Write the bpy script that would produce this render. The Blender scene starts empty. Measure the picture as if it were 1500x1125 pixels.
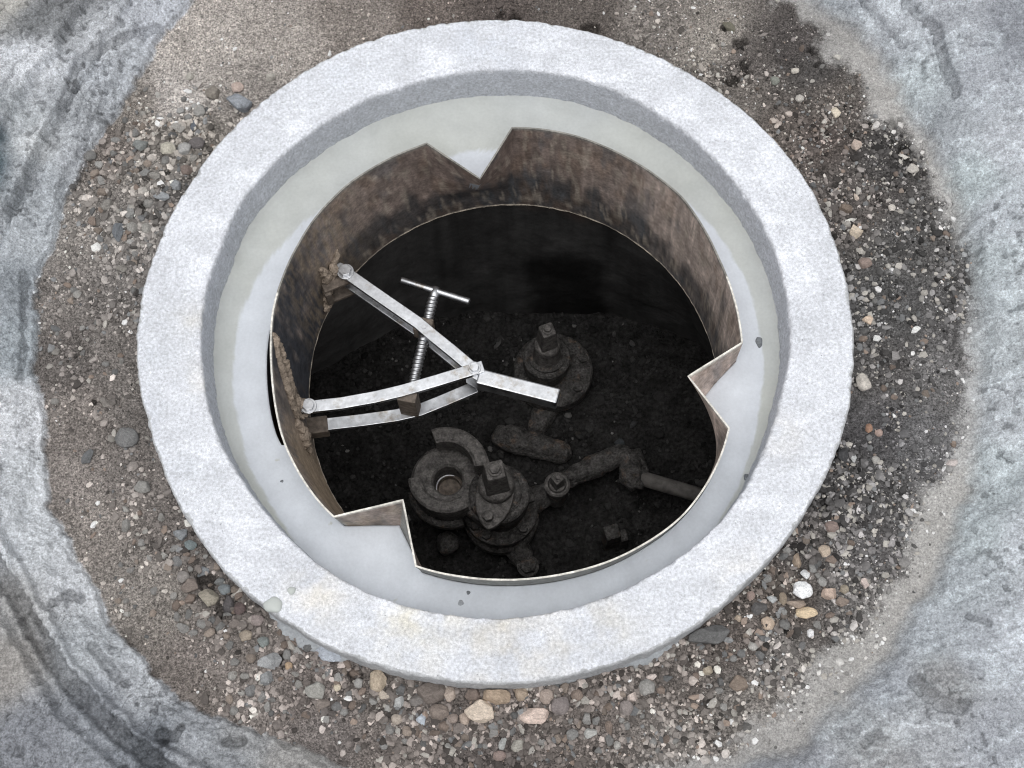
import bpy, bmesh, math, random
import numpy as np
from mathutils import Vector, Matrix

# ------------------------------------------------------------------ camera, sky, sun, exposure
SC = bpy.context.scene
COL = SC.collection
rng = np.random.default_rng(7)
random.seed(7)
TILT, ROLL, DIST, TX, TY, FPX = 0.34864489, -0.03982713, 1.69236458, 0.01818887, -0.08395912, 2000.0
_d = np.array([0, math.sin(TILT), -math.cos(TILT)])
_u0 = np.array([0, math.cos(TILT), math.sin(TILT)])
_r0 = np.array([1.0, 0, 0])
_R = math.cos(ROLL) * _r0 + math.sin(ROLL) * _u0
_U = -math.sin(ROLL) * _r0 + math.cos(ROLL) * _u0
_C = np.array([TX, TY, 0]) - DIST * _d
cam = bpy.data.cameras.new('camera')
camo = bpy.data.objects.new('camera', cam)
COL.objects.link(camo)
camo.matrix_world = Matrix(((_R[0], _U[0], -_d[0], _C[0]), (_R[1], _U[1], -_d[1], _C[1]),
                            (_R[2], _U[2], -_d[2], _C[2]), (0, 0, 0, 1)))
cam.sensor_width = 36.0
cam.lens = FPX / 1500 * 36
cam.clip_start = 0.02
cam.clip_end = 500
SC.camera = camo

SUN_EL, SUN_AZ = math.radians(80), math.radians(190)      # azimuth from north (+Y), towards +X
w = bpy.data.worlds.new('World')
SC.world = w
w.use_nodes = True
nt = w.node_tree
bg = nt.nodes['Background']
sky = nt.nodes.new('ShaderNodeTexSky')
sky.sky_type = 'NISHITA'
sky.sun_disc = False
sky.sun_elevation = SUN_EL
sky.sun_rotation = SUN_AZ
sky.air_density = 1.0
sky.dust_density = 4.0
hs = nt.nodes.new('ShaderNodeHueSaturation')
hs.inputs['Saturation'].default_value = 0.07               # a grey overcast sky
nt.links.new(sky.outputs[0], hs.inputs['Color'])
nt.links.new(hs.outputs[0], bg.inputs[0])
bg.inputs[1].default_value = 0.15
sl = bpy.data.lights.new('sun', 'SUN')
sl.energy = 1.0
sl.angle = math.radians(70)
sl.color = (1.0, 0.98, 0.95)
so = bpy.data.objects.new('sun', sl)
COL.objects.link(so)
_sd = Vector((math.sin(SUN_AZ) * math.cos(SUN_EL), math.cos(SUN_AZ) * math.cos(SUN_EL), math.sin(SUN_EL)))
so.rotation_euler = (-_sd).to_track_quat('-Z', 'Y').to_euler()
so.location = _sd * 5
SC.view_settings.view_transform = 'Standard'
SC.view_settings.look = 'None'
SC.view_settings.exposure = 0.0
SC.view_settings.gamma = 1.0
SC.render.engine = 'CYCLES'
SC.cycles.use_denoising = True
SC.cycles.filter_width = 1.1

# ------------------------------------------------------------------ helpers
def P(px, py, z=0.0):
    """world point at height z under a pixel of the 1500 x 1125 photograph"""
    v = _d + (px - 750) / FPX * _R + (562.5 - py) / FPX * _U
    return _C + (z - _C[2]) / v[2] * v

def PA(pts, z):
    return np.array([P(x, y, z) for x, y in pts])

def lin(c):
    c = np.asarray(c, float) / 255.0
    return np.where(c <= 0.04045, c / 12.92, ((c + 0.055) / 1.055) ** 2.4)

def _hash(ix, iy, s):
    h = (ix.astype(np.int64) * 374761393 + iy.astype(np.int64) * 668265263 + s * 974634777) & 0xffffffff
    h = ((h ^ (h >> 13)) * 1274126177) & 0xffffffff
    return ((h ^ (h >> 16)) & 0xffff).astype(np.float32) / 65535.0

def vnoise(x, y, s=0):
    x = np.asarray(x, np.float32); y = np.asarray(y, np.float32)
    ix, iy = np.floor(x), np.floor(y)
    fx, fy = x - ix, y - iy
    fx = fx * fx * fx * (fx * (fx * 6 - 15) + 10); fy = fy * fy * fy * (fy * (fy * 6 - 15) + 10)
    a, b = _hash(ix, iy, s), _hash(ix + 1, iy, s)
    c, d = _hash(ix, iy + 1, s), _hash(ix + 1, iy + 1, s)
    return (a + (b - a) * fx) * (1 - fy) + (c + (d - c) * fx) * fy

def fbm(x, y, o=4, s=0, g=0.5):
    t, a, n = 0, 1.0, 0
    for k in range(o):
        t = t + a * vnoise(x * 2 ** k + 17.3 * k, y * 2 ** k - 9.1 * k, s + k); n += a; a *= g
    return t / n * 2 - 1

def sstep(a, b, x):
    t = np.clip((x - a) / (b - a), 0, 1)
    return t * t * (3 - 2 * t)

def tag(o, label=None, cat=None, group=None, kind=None):
    if label: o['label'] = label
    if cat: o['category'] = cat
    if group: o['group'] = group
    if kind: o['kind'] = kind
    return o

def empty(name, loc=(0, 0, 0)):
    o = bpy.data.objects.new(name, None)
    o.empty_display_size = 0.02
    COL.objects.link(o); o.location = loc
    return o

def mesh_obj(name, V, F, material, parent=None, smooth=True, cols=None, attrs=None):
    me = bpy.data.meshes.new(name)
    V = np.asarray(V, np.float32)
    if isinstance(F, np.ndarray) and F.ndim == 2:
        k = F.shape[1]
        me.vertices.add(len(V)); me.vertices.foreach_set('co', V.ravel())
        me.loops.add(F.size); me.loops.foreach_set('vertex_index', F.astype(np.int32).ravel())
        me.polygons.add(len(F))
        me.polygons.foreach_set('loop_start', np.arange(0, F.size, k, dtype=np.int32))
        me.polygons.foreach_set('loop_total', np.full(len(F), k, np.int32))
        me.update(calc_edges=True)
    else:
        me.from_pydata(V.tolist(), [], [list(map(int, f)) for f in F])
    me.polygons.foreach_set('use_smooth', np.full(len(me.polygons), bool(smooth)))
    if cols is not None:
        a = me.color_attributes.new('Col', 'FLOAT_COLOR', 'POINT')
        c = np.ones((len(V), 4), np.float32); c[:, :3] = cols
        a.data.foreach_set('color', c.ravel())
    for k, v in (attrs or {}).items():
        a = me.attributes.new(k, 'FLOAT', 'POINT')
        a.data.foreach_set('value', np.asarray(v, np.float32))
    me.materials.append(material)
    me.validate()
    o = bpy.data.objects.new(name, me)
    COL.objects.link(o)
    if parent: o.parent = parent
    return o

class MB:
    def __init__(s): s.v = []; s.f = []
    def add(s, V, F):
        b = len(s.v); s.v += [tuple(p) for p in V]; s.f += [tuple(b + i for i in f) for f in F]
        return s
    def prism(s, top, bottom):
        n = len(top)
        V = list(top) + list(bottom)
        F = [tuple(range(n)), tuple(range(2 * n - 1, n - 1, -1))]
        F += [(i + n, (i + 1) % n + n, (i + 1) % n, i) for i in range(n)]
        return s.add(V, F)
    def box(s, c, ax, ay, az):
        c, ax, ay, az = map(np.asarray, (c, ax, ay, az))
        t = [c - ax - ay + az, c + ax - ay + az, c + ax + ay + az, c - ax + ay + az]
        return s.prism(t, [p - 2 * az for p in t])
    def bar(s, pts, width, z0, z1, caps=0):
        """a flat bar of given width along a polyline in plan, between two heights"""
        pts = [np.asarray(p[:2], float) for p in pts]
        L, R = [], []
        for i, p in enumerate(pts):
            a = pts[max(0, i - 1)]; b = pts[min(len(pts) - 1, i + 1)]
            d = (b - a) / np.linalg.norm(b - a); n = np.array([-d[1], d[0]])
            L.append(p + n * width / 2); R.append(p - n * width / 2)
        def cap(p, d):
            out = []
            n = np.array([-d[1], d[0]])
            for k in range(1, 8):
                t = math.pi * k / 8
                out.append(p + width / 2 * (math.cos(t) * -n + math.sin(t) * d))
            return out
        o = R
        d1 = pts[-1] - pts[-2]; d1 /= np.linalg.norm(d1)
        if caps == 1: o = o + cap(pts[-1], d1)
        o = o + L[::-1]
        d0 = pts[0] - pts[1]; d0 /= np.linalg.norm(d0)
        if caps == 1 or caps == 2: o = o + cap(pts[0], d0)
        return s.prism([(p[0], p[1], z1) for p in o], [(p[0], p[1], z0) for p in o])
    def tube(s, pts, r, n=16, close=True):
        pts = [np.asarray(p, float) for p in pts]
        rr = r if hasattr(r, '__len__') else [r] * len(pts)
        V, F = [], []
        up = np.array([0.13, 0.27, 0.95])
        for i, p in enumerate(pts):
            t = pts[min(i + 1, len(pts) - 1)] - pts[max(i - 1, 0)]; t /= np.linalg.norm(t)
            a = np.cross(t, up); a /= np.linalg.norm(a); b = np.cross(a, t)
            for k in range(n):
                q = 2 * math.pi * k / n
                V.append(p + rr[i] * (math.cos(q) * a + math.sin(q) * b))
        for i in range(len(pts) - 1):
            for k in range(n):
                F.append((i * n + k, i * n + (k + 1) % n, (i + 1) * n + (k + 1) % n, (i + 1) * n + k))
        if close:
            F.append(tuple(range(n - 1, -1, -1))); F.append(tuple((len(pts) - 1) * n + k for k in range(n)))
        return s.add(V, F)
    def lathe(s, prof, c=(0, 0), n=48, a0=0.0, a1=2 * math.pi, sq=0.0):
        """prof: (radius, z) list, round a vertical axis; closed at the axis when radius is 0"""
        full = a1 - a0 > 6.28
        m = n if full else n + 1
        V, F = [], []
        for r, z in prof:
            for k in range(m):
                q = a0 + (a1 - a0) * k / n
                V.append((c[0] + r * math.cos(q), c[1] + r * math.sin(q), z))
        for i in range(len(prof) - 1):
            for k in range(n):
                k2 = (k + 1) % m
                F.append((i * m + k, i * m + k2, (i + 1) * m + k2, (i + 1) * m + k))
        return s.add(V, F)
    def build(s, name, material, parent=None, smooth=False, bevel=0.0, loc=None, weld=False, auto=None, wobble=0.0):
        V = np.array(s.v, float)
        o = mesh_obj(name, V, s.f, material, parent, smooth)
        bm = bmesh.new(); bm.from_mesh(o.data)
        if weld: bmesh.ops.remove_doubles(bm, verts=bm.verts, dist=1e-5)
        bmesh.ops.recalc_face_normals(bm, faces=bm.faces)
        if auto:
            for f in bm.faces: f.smooth = True
            for e in bm.edges:
                if len(e.link_faces) == 2: e.smooth = e.calc_face_angle(0) < auto
        if wobble:
            for v in bm.verts:
                v.co += Vector((random.uniform(-1, 1), random.uniform(-1, 1), random.uniform(-1, 1))) * wobble
        bm.to_mesh(o.data); bm.free()
        if bevel:
            b = o.modifiers.new('bevel', 'BEVEL'); b.width = bevel; b.segments = 2; b.limit_method = 'ANGLE'
        if parent is not None and parent.type == 'EMPTY':
            o.matrix_parent_inverse = Matrix.Translation(parent.location).inverted()
        return o

# ------------------------------------------------------------------ materials
def material(name, color=(0.5, 0.5, 0.5), source='const', rough=0.85, metal=0.0, spec=0.3, layers=(), bump=(), grain_attr=None,
             rough_var=0.0, spots=None):
    """layers: (noise scale, detail, contrast lo, hi) multiplied on the colour; bump: (scale, detail, distance, strength)
    spots: (scale, lo, hi, colour) blotches of another colour"""
    m = bpy.data.materials.new(name); m.use_nodes = True
    n, l = m.node_tree.nodes, m.node_tree.links
    b = n['Principled BSDF']
    b.inputs['Roughness'].default_value = rough
    b.inputs['Metallic'].default_value = metal
    b.inputs['Specular IOR Level'].default_value = spec
    tc = n.new('ShaderNodeTexCoord')
    if source == 'attr':
        a = n.new('ShaderNodeAttribute'); a.attribute_name = 'Col'; c = a.outputs['Color']
    elif source == 'object':
        a = n.new('ShaderNodeObjectInfo'); c = a.outputs['Color']
    else:
        a = n.new('ShaderNodeRGB'); a.outputs[0].default_value = (*color, 1); c = a.outputs[0]
    def noise(sc, de, rgh=0.6):
        t = n.new('ShaderNodeTexNoise'); t.inputs['Scale'].default_value = sc; t.inputs['Detail'].default_value = de
        t.inputs['Roughness'].default_value = rgh
        l.new(tc.outputs['Object'], t.inputs['Vector']); return t
    for sp in (spots or ()):
        t = noise(sp[0], 6, 0.65)
        r = n.new('ShaderNodeMapRange'); r.inputs[1].default_value = sp[1]; r.inputs[2].default_value = sp[2]
        l.new(t.outputs['Fac'], r.inputs[0])
        mx = n.new('ShaderNodeMix'); mx.data_type = 'RGBA'; mx.inputs['B'].default_value = (*sp[3], 1)
        l.new(r.outputs[0], mx.inputs['Factor']); l.new(c, mx.inputs['A']); c = mx.outputs['Result']
    for i, (sc, de, lo, hi) in enumerate(layers):
        t = noise(sc, de)
        r = n.new('ShaderNodeMapRange'); r.inputs[1].default_value = 0.28; r.inputs[2].default_value = 0.72
        r.inputs[3].default_value = lo; r.inputs[4].default_value = hi; r.clamp = False
        l.new(t.outputs['Fac'], r.inputs[0])
        v = n.new('ShaderNodeVectorMath'); v.operation = 'SCALE'
        l.new(c, v.inputs[0])
        if grain_attr:
            ga = n.new('ShaderNodeAttribute'); ga.attribute_name = grain_attr
            mx = n.new('ShaderNodeMix'); mx.inputs['A'].default_value = 1.0
            l.new(ga.outputs['Fac'], mx.inputs['Factor']); l.new(r.outputs[0], mx.inputs['B'])
            l.new(mx.outputs[0], v.inputs['Scale'])
        else:
            l.new(r.outputs[0], v.inputs['Scale'])
        c = v.outputs[0]
    l.new(c, b.inputs['Base Color'])
    if rough_var:
        t = noise(60, 4)
        r = n.new('ShaderNodeMapRange'); r.inputs[1].default_value = 0.3; r.inputs[2].default_value = 0.7
        r.inputs[3].default_value = max(0.05, rough - rough_var); r.inputs[4].default_value = min(1, rough + rough_var)
        l.new(t.outputs['Fac'], r.inputs[0]); l.new(r.outputs[0], b.inputs['Roughness'])
    prev = None
    for (sc, de, dist, st) in bump:
        t = noise(sc, de)
        bp = n.new('ShaderNodeBump'); bp.inputs['Distance'].default_value = dist; bp.inputs['Strength'].default_value = st
        l.new(t.outputs['Fac'], bp.inputs['Height'])
        if prev: l.new(prev.outputs[0], bp.inputs['Normal'])
        prev = bp
    if prev: l.new(prev.outputs[0], b.inputs['Normal'])
    return m

M_ground = material('dusty_ground', source='attr', rough=0.95, spec=0.15,
                    layers=((420, 5, 0.2, 1.95), (190, 4, 0.55, 1.45), (900, 2, 0.6, 1.4)), grain_attr='grain',
                    bump=((260, 6, 0.004, 0.9), (900, 3, 0.0012, 0.7)))
M_gravel = material('fine_gravel', source='attr', rough=0.92, spec=0.2, layers=((500, 3, 0.8, 1.2),), bump=((900, 2, 0.0006, 0.5),))
M_stone = material('stone', source='object', rough=0.88, spec=0.25,
                   layers=((3, 5, 0.7, 1.3), (14, 4, 0.65, 1.35)), bump=((5, 6, 0.0022, 0.6), (22, 3, 0.0008, 0.5)))
M_concrete = material('cast_concrete', source='attr', rough=0.93, spec=0.2,
                      layers=((260, 7, 0.68, 1.24), (650, 3, 0.84, 1.15), (40, 5, 0.92, 1.06)),
                      bump=((300, 5, 0.0016, 0.7), (70, 4, 0.002, 0.3)),
                      spots=((330, 0.64, 0.71, lin((112, 116, 124))), (120, 0.70, 0.735, lin((128, 130, 134)))))
M_mortar = material('smooth_mortar', source='attr', rough=0.7, spec=0.3, layers=((30, 5, 0.92, 1.06), (9, 4, 0.95, 1.04), (260, 4, 0.95, 1.04)), spots=((170, 0.735, 0.77, lin((150, 152, 152))), (48, 0.66, 0.76, lin((182, 184, 178)))),
                    bump=((60, 3, 0.0012, 0.25), (500, 2, 0.0003, 0.3)))
M_spill = material('rough_mortar', lin((168, 172, 176)) * 0.9, rough=0.9, layers=((60, 5, 0.85, 1.12), (300, 4, 0.8, 1.15)),
                   bump=((150, 5, 0.002, 0.5),))
M_steel = material('rusty_steel', source='attr', rough=0.72, metal=0.0, spec=0.35, layers=((55, 7, 0.68, 1.36), (240, 5, 0.7, 1.32), (15, 4, 0.85, 1.15)),
                   bump=((220, 5, 0.0008, 0.5),), rough_var=0.15)
M_bright = material('scuffed_bright_steel', (0.54, 0.555, 0.58), rough=0.38, metal=1.0, layers=((150, 6, 0.8, 1.12), (40, 5, 0.82, 1.12)),
                    rough_var=0.14, bump=((180, 4, 0.0005, 0.25),),
                    spots=((34, 0.55, 0.68, (0.34, 0.31, 0.27)), (120, 0.66, 0.72, (0.2, 0.18, 0.16))))
M_screw = material('screw_steel', (0.52, 0.53, 0.55), rough=0.38, metal=1.0, layers=((200, 4, 0.75, 1.15),), rough_var=0.1)
M_dirty = material('dirty_brown_steel', (0.15, 0.125, 0.105), rough=0.75, metal=0.3, layers=((120, 6, 0.5, 1.6),), bump=((200, 5, 0.001, 0.6),))
M_mud = material('tan_mud', lin((166, 152, 138)) * 0.9, rough=0.95, spec=0.1, layers=((90, 6, 0.65, 1.3), (400, 4, 0.75, 1.2)), bump=((160, 6, 0.004, 0.9),))
M_iron = material('black_cast_iron', (0.062, 0.059, 0.057), rough=0.8, spec=0.25, layers=((70, 6, 0.3, 1.9), (260, 5, 0.4, 1.8)), spots=((45, 0.56, 0.66, (0.10, 0.075, 0.06)),),
                  bump=((240, 6, 0.0035, 1.0), (60, 5, 0.006, 0.6)))
M_cap = material('worn_iron', (0.098, 0.092, 0.088), rough=0.7, spec=0.3, layers=((110, 6, 0.35, 1.8), (320, 4, 0.6, 1.5)), bump=((240, 5, 0.0025, 0.8), (70, 4, 0.003, 0.4)))
M_pipe = material('grey_pipe', (0.13, 0.122, 0.115), rough=0.75, spec=0.25, layers=((80, 6, 0.6, 1.4),), bump=((200, 5, 0.0012, 0.5),))
M_wall = material('dark_pit_wall', source='attr', rough=0.9, spec=0.12, layers=((12, 5, 0.75, 1.25), (90, 6, 0.8, 1.2)), bump=((50, 6, 0.004, 0.5),))
M_floor = material('black_soil', (0.025, 0.0243, 0.024), rough=0.95, spec=0.08, layers=((160, 6, 0.35, 1.9), (30, 5, 0.5, 1.6)), bump=((180, 6, 0.006, 1.0),))

# ------------------------------------------------------------------ measured plan shapes
def polar(pts, z, c=(0, 0)):
    X = PA(pts, z)
    a = np.arctan2(X[:, 1] - c[1], X[:, 0] - c[0]); r = np.hypot(X[:, 0] - c[0], X[:, 1] - c[1])
    i = np.argsort(a)
    return a[i], r[i]
def pinterp(th, tab):
    a, r = tab
    return np.interp(th, np.r_[a - 2 * np.pi, a, a + 2 * np.pi], np.r_[r, r, r])

ring_out_px = [(727, 27), (500, 75), (360, 167), (280, 263), (223, 375), (198, 510), (225, 650), (267, 750), (350, 860), (403, 900), (500, 956), (620, 992), (767, 1001), (900, 973),
               (967, 947), (1000, 100), (1100, 170), (1190, 277), (1230, 375), (1252, 508), (1230, 652), (1180, 750), (1090, 857), (1000, 930), (870, 47)]
ring_in_px = [(500, 165), (347, 303), (320, 375), (583, 128), (717, 103), (833, 110), (1000, 190), (1087, 280), (1132, 360), (310, 392), (295, 525), (313, 622), (387, 745),
              (500, 848), (617, 892), (733, 905), (877, 877), (1000, 812), (1143, 392), (1158, 492), (1133, 615), (1068, 750)]
T_out, T_in = polar(ring_out_px, 0), polar(ring_in_px, 0)
Z_BED = -0.0606

Z_G = -0.035
bank_px = [(267, 20), (207, 107), (187, 160), (143, 213), (113, 267), (90, 317), (77, 367), (63, 408), (55, 492), (55, 542), (65, 582), (72, 675), (75, 742), (83, 767), (127, 840),
           (173, 923), (233, 990), (277, 1040), (323, 1052), (390, 1075), (460, 1100), (620, 1160), (800, 1185), (980, 1160), (1110, 1113), (1183, 1087), (1213, 1043), (1277, 990),
           (1323, 917), (1367, 850), (1403, 750), (1420, 725), (1423, 640), (1430, 560), (1427, 475), (1417, 375), (1410, 353), (1390, 283), (1360, 217), (1320, 160), (1283, 83),
           (1200, 17), (1130, -40), (900, -110), (600, -100), (340, -40)]
grav_px = [(1187, 33), (1203, 87), (1253, 117), (1267, 167), (1317, 187), (1353, 260), (1377, 317), (1413, 363), (1415, 450), (1418, 520), (1400, 575), (1400, 628), (1367, 708),
           (1333, 767), (1317, 833), (1293, 867), (1260, 910), (1200, 957), (1167, 1017), (1100, 1067), (1000, 1110)]
T_bank, T_grav = polar(bank_px, Z_G), polar(grav_px, Z_G)

soil = [(300,40,156,147,139),(400,60,146,137,129),(350,110,136,128,121),(310,70,160,151,143),(520,25,125,115,107),(640,12,100,89,82),(720,8,85,75,70),(850,15,95,86,80),(960,40,120,112,105),
 (1040,60,135,127,118),(1080,140,115,107,100),(1100,90,92,85,81),(1160,70,78,72,70),(1190,100,80,76,74),(1150,200,105,95,88),(1220,150,100,92,86),(1200,200,85,75,70),(1300,230,74,71,70),
 (1250,300,95,88,84),(1330,350,88,86,85),(1300,450,85,84,84),(1390,470,95,93,93),(1300,540,88,85,84),(1380,560,110,108,108),(1290,640,82,80,82),(1350,650,105,104,106),(1230,700,75,73,73),
 (1300,720,92,90,90),(1180,790,85,80,78),(1270,800,95,92,92),(1150,880,95,85,78),(1250,880,100,96,94),(1080,940,100,90,84),(1150,960,110,104,100),(1100,1030,125,118,112),(1000,1020,105,96,90),
 (1000,1080,120,112,106),(850,1050,108,98,92),(700,1060,108,98,92),(700,1110,95,86,82),(560,1010,105,96,90),(560,1090,115,105,99),(450,1010,105,95,90),(480,1080,115,106,102),(350,930,110,101,95),
 (380,1000,125,115,109),(300,950,118,108,102),(280,1010,105,96,90),(250,880,130,122,114),(200,850,128,120,113),(300,850,100,92,87),(150,780,128,119,112),(240,780,105,97,92),(100,700,125,116,110),
 (200,700,112,104,99),(120,620,118,109,103),(200,600,110,103,98),(90,520,100,93,89),(180,500,112,105,100),(90,430,115,108,103),(180,420,110,104,100),(110,330,125,118,112),(180,330,115,109,104),
 (220,260,110,104,98),(160,220,105,96,90),(200,160,120,112,104),(260,140,160,152,146),(280,200,115,108,100),(250,300,105,100,96)]
sand = [(1200,40,150,145,139),(1260,110,160,154,147),(1300,170,165,158,150),(1350,240,166,160,153),(1390,320,162,157,151),(1422,420,150,150,150),(1425,560,165,166,168),(1410,650,165,164,163),
 (1390,720,168,163,156),(1360,790,166,160,152),(1320,870,165,158,150),(1260,950,162,156,148),(1210,1010,160,154,147),(1150,1070,160,154,148),(1060,1115,150,145,140)]
slur = [(20,20,170,167,160),(70,50,122,126,130),(100,20,118,121,125),(150,60,172,177,185),(220,30,170,176,188),(60,110,192,197,206),(110,150,150,156,164),(150,110,165,172,182),(200,80,165,172,182),
 (2,210,58,84,97),(2,250,62,88,100),(34,250,160,167,175),(30,195,160,167,174),(45,215,190,195,200),(60,260,155,163,172),(110,230,165,171,180),(40,330,165,173,182),(30,420,140,150,160),(20,500,150,162,172),(40,600,195,199,207),
 (50,700,184,190,198),(20,740,182,188,196),(40,790,183,189,197),(110,845,183,188,196),(8,900,160,160,160),(25,985,150,145,140),(60,1080,125,130,140),(120,950,165,172,180),(150,1040,142,149,160),
 (200,1000,172,178,187),(230,1090,115,123,134),(280,1075,150,156,165),(350,1080,150,152,155),(330,1110,140,146,154),(420,1110,150,148,146),(600,1180,130,124,120),(800,1200,130,124,120),
 (1230,20,140,148,158),(1260,60,142,150,160),(1300,30,165,172,182),(1400,40,150,156,166),(1480,60,130,136,147),(1440,130,155,162,173),(1340,130,160,172,179),(1380,200,152,160,169),
 (1360,170,132,140,148),(1480,220,165,171,181),(1420,260,163,178,184),(1470,320,160,168,178),(1440,380,163,176,183),(1480,420,165,176,184),(1450,500,157,166,173),(1480,600,170,178,187),
 (1450,700,164,177,184),(1440,780,158,171,178),(1490,800,165,172,182),(1400,850,155,165,174),(1350,920,155,164,174),(1430,960,160,168,179),(1300,1000,150,158,169),(1480,950,165,172,183),
 (1350,1060,160,165,173),(1250,1060,150,155,162),(1450,1080,150,156,167),(1380,1000,138,140,143),(1280,1100,146,148,152),(1180,1110,145,150,160),(700,-140,150,150,150)]
def ctrl(tab, X, Y, z, k=2.2):
    q = PA([(t[0], t[1]) for t in tab], z)
    c = lin(np.array([t[2:5] for t in tab], float))
    num = np.zeros((len(X), 3), np.float32); den = np.zeros(len(X), np.float32)
    for (qx, qy, _), cc in zip(q, c):
        ww = 1.0 / ((X - qx) ** 2 + (Y - qy) ** 2 + 2.5e-4) ** k
        ww = ww.astype(np.float32); num += ww[:, None] * cc.astype(np.float32); den += ww
    return num / den[:, None]
def pdist(X, Y, pts, z=0.0):
    q = PA(pts, z); d = np.full(len(X), 9.0, np.float32)
    for a, b in zip(q[:-1], q[1:]):
        ab = b[:2] - a[:2]; t = np.clip(((X - a[0]) * ab[0] + (Y - a[1]) * ab[1]) / (ab @ ab), 0, 1)
        d = np.minimum(d, np.hypot(X - a[0] - t * ab[0], Y - a[1] - t * ab[1]))
    return d

K_SOIL, K_SAND, K_SLUR = 0.98, 0.98, 1.2
grooves = [  # pixel polyline, half width m, height m, darken
 ([(-30,790),(0,830),(40,900),(70,950),(110,1005),(160,1060),(210,1100),(260,1140)], 0.012, -0.014, 0.52),
 ([(225,25),(165,60),(120,95),(95,160),(60,220),(30,285),(0,340)], 0.007, -0.009, 0.72),
 ([(115,-10),(75,45),(35,65)], 0.013, -0.008, 0.9),
 ([(28,390),(24,440),(25,490),(20,545)], 0.004, -0.005, 0.6),
 ([(1262,-10),(1300,40),(1325,68)], 0.005, -0.006, 0.72),
 ([(1325,10),(1370,50),(1378,90),(1400,140)], 0.008, -0.010, 0.68),
 ([(75,885),(95,865),(110,872)], 0.006, -0.005, 0.55), ([(130,945),(165,985),(180,1000)], 0.006, -0.006, 0.66),
 ([(235,1075),(255,1080),(262,1065)], 0.008, -0.008, 0.55), ([(330,1085),(350,1085)], 0.007, -0.006, 0.62),
 ([(1315,165),(1325,158),(1332,168)], 0.006, -0.006, 0.55), ([(1418,905),(1445,915)], 0.004, -0.005, 0.62),
 ([(1285,1075),(1265,1090)], 0.004, -0.005, 0.7), ([(1345,1000),(1370,1030),(1400,1040)], 0.010, -0.006, 0.8),
 ([(0,30),(55,65),(20,110),(0,125)], 0.003, 0.006, 1.1), ([(0,775),(30,870),(60,935)], 0.006, 0.008, 1.12),
 ([(160,115),(120,190),(80,260),(60,330)], 0.004, -0.004, 0.8), ([(200,50),(140,100),(100,170)], 0.005, 0.006, 1.05),
 ([(1270,0),(1310,35),(1325,70),(1370,58)], 0.003, 0.005, 1.12), ([(1480,455),(1500,450)], 0.004, -0.004, 0.6),
]

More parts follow.
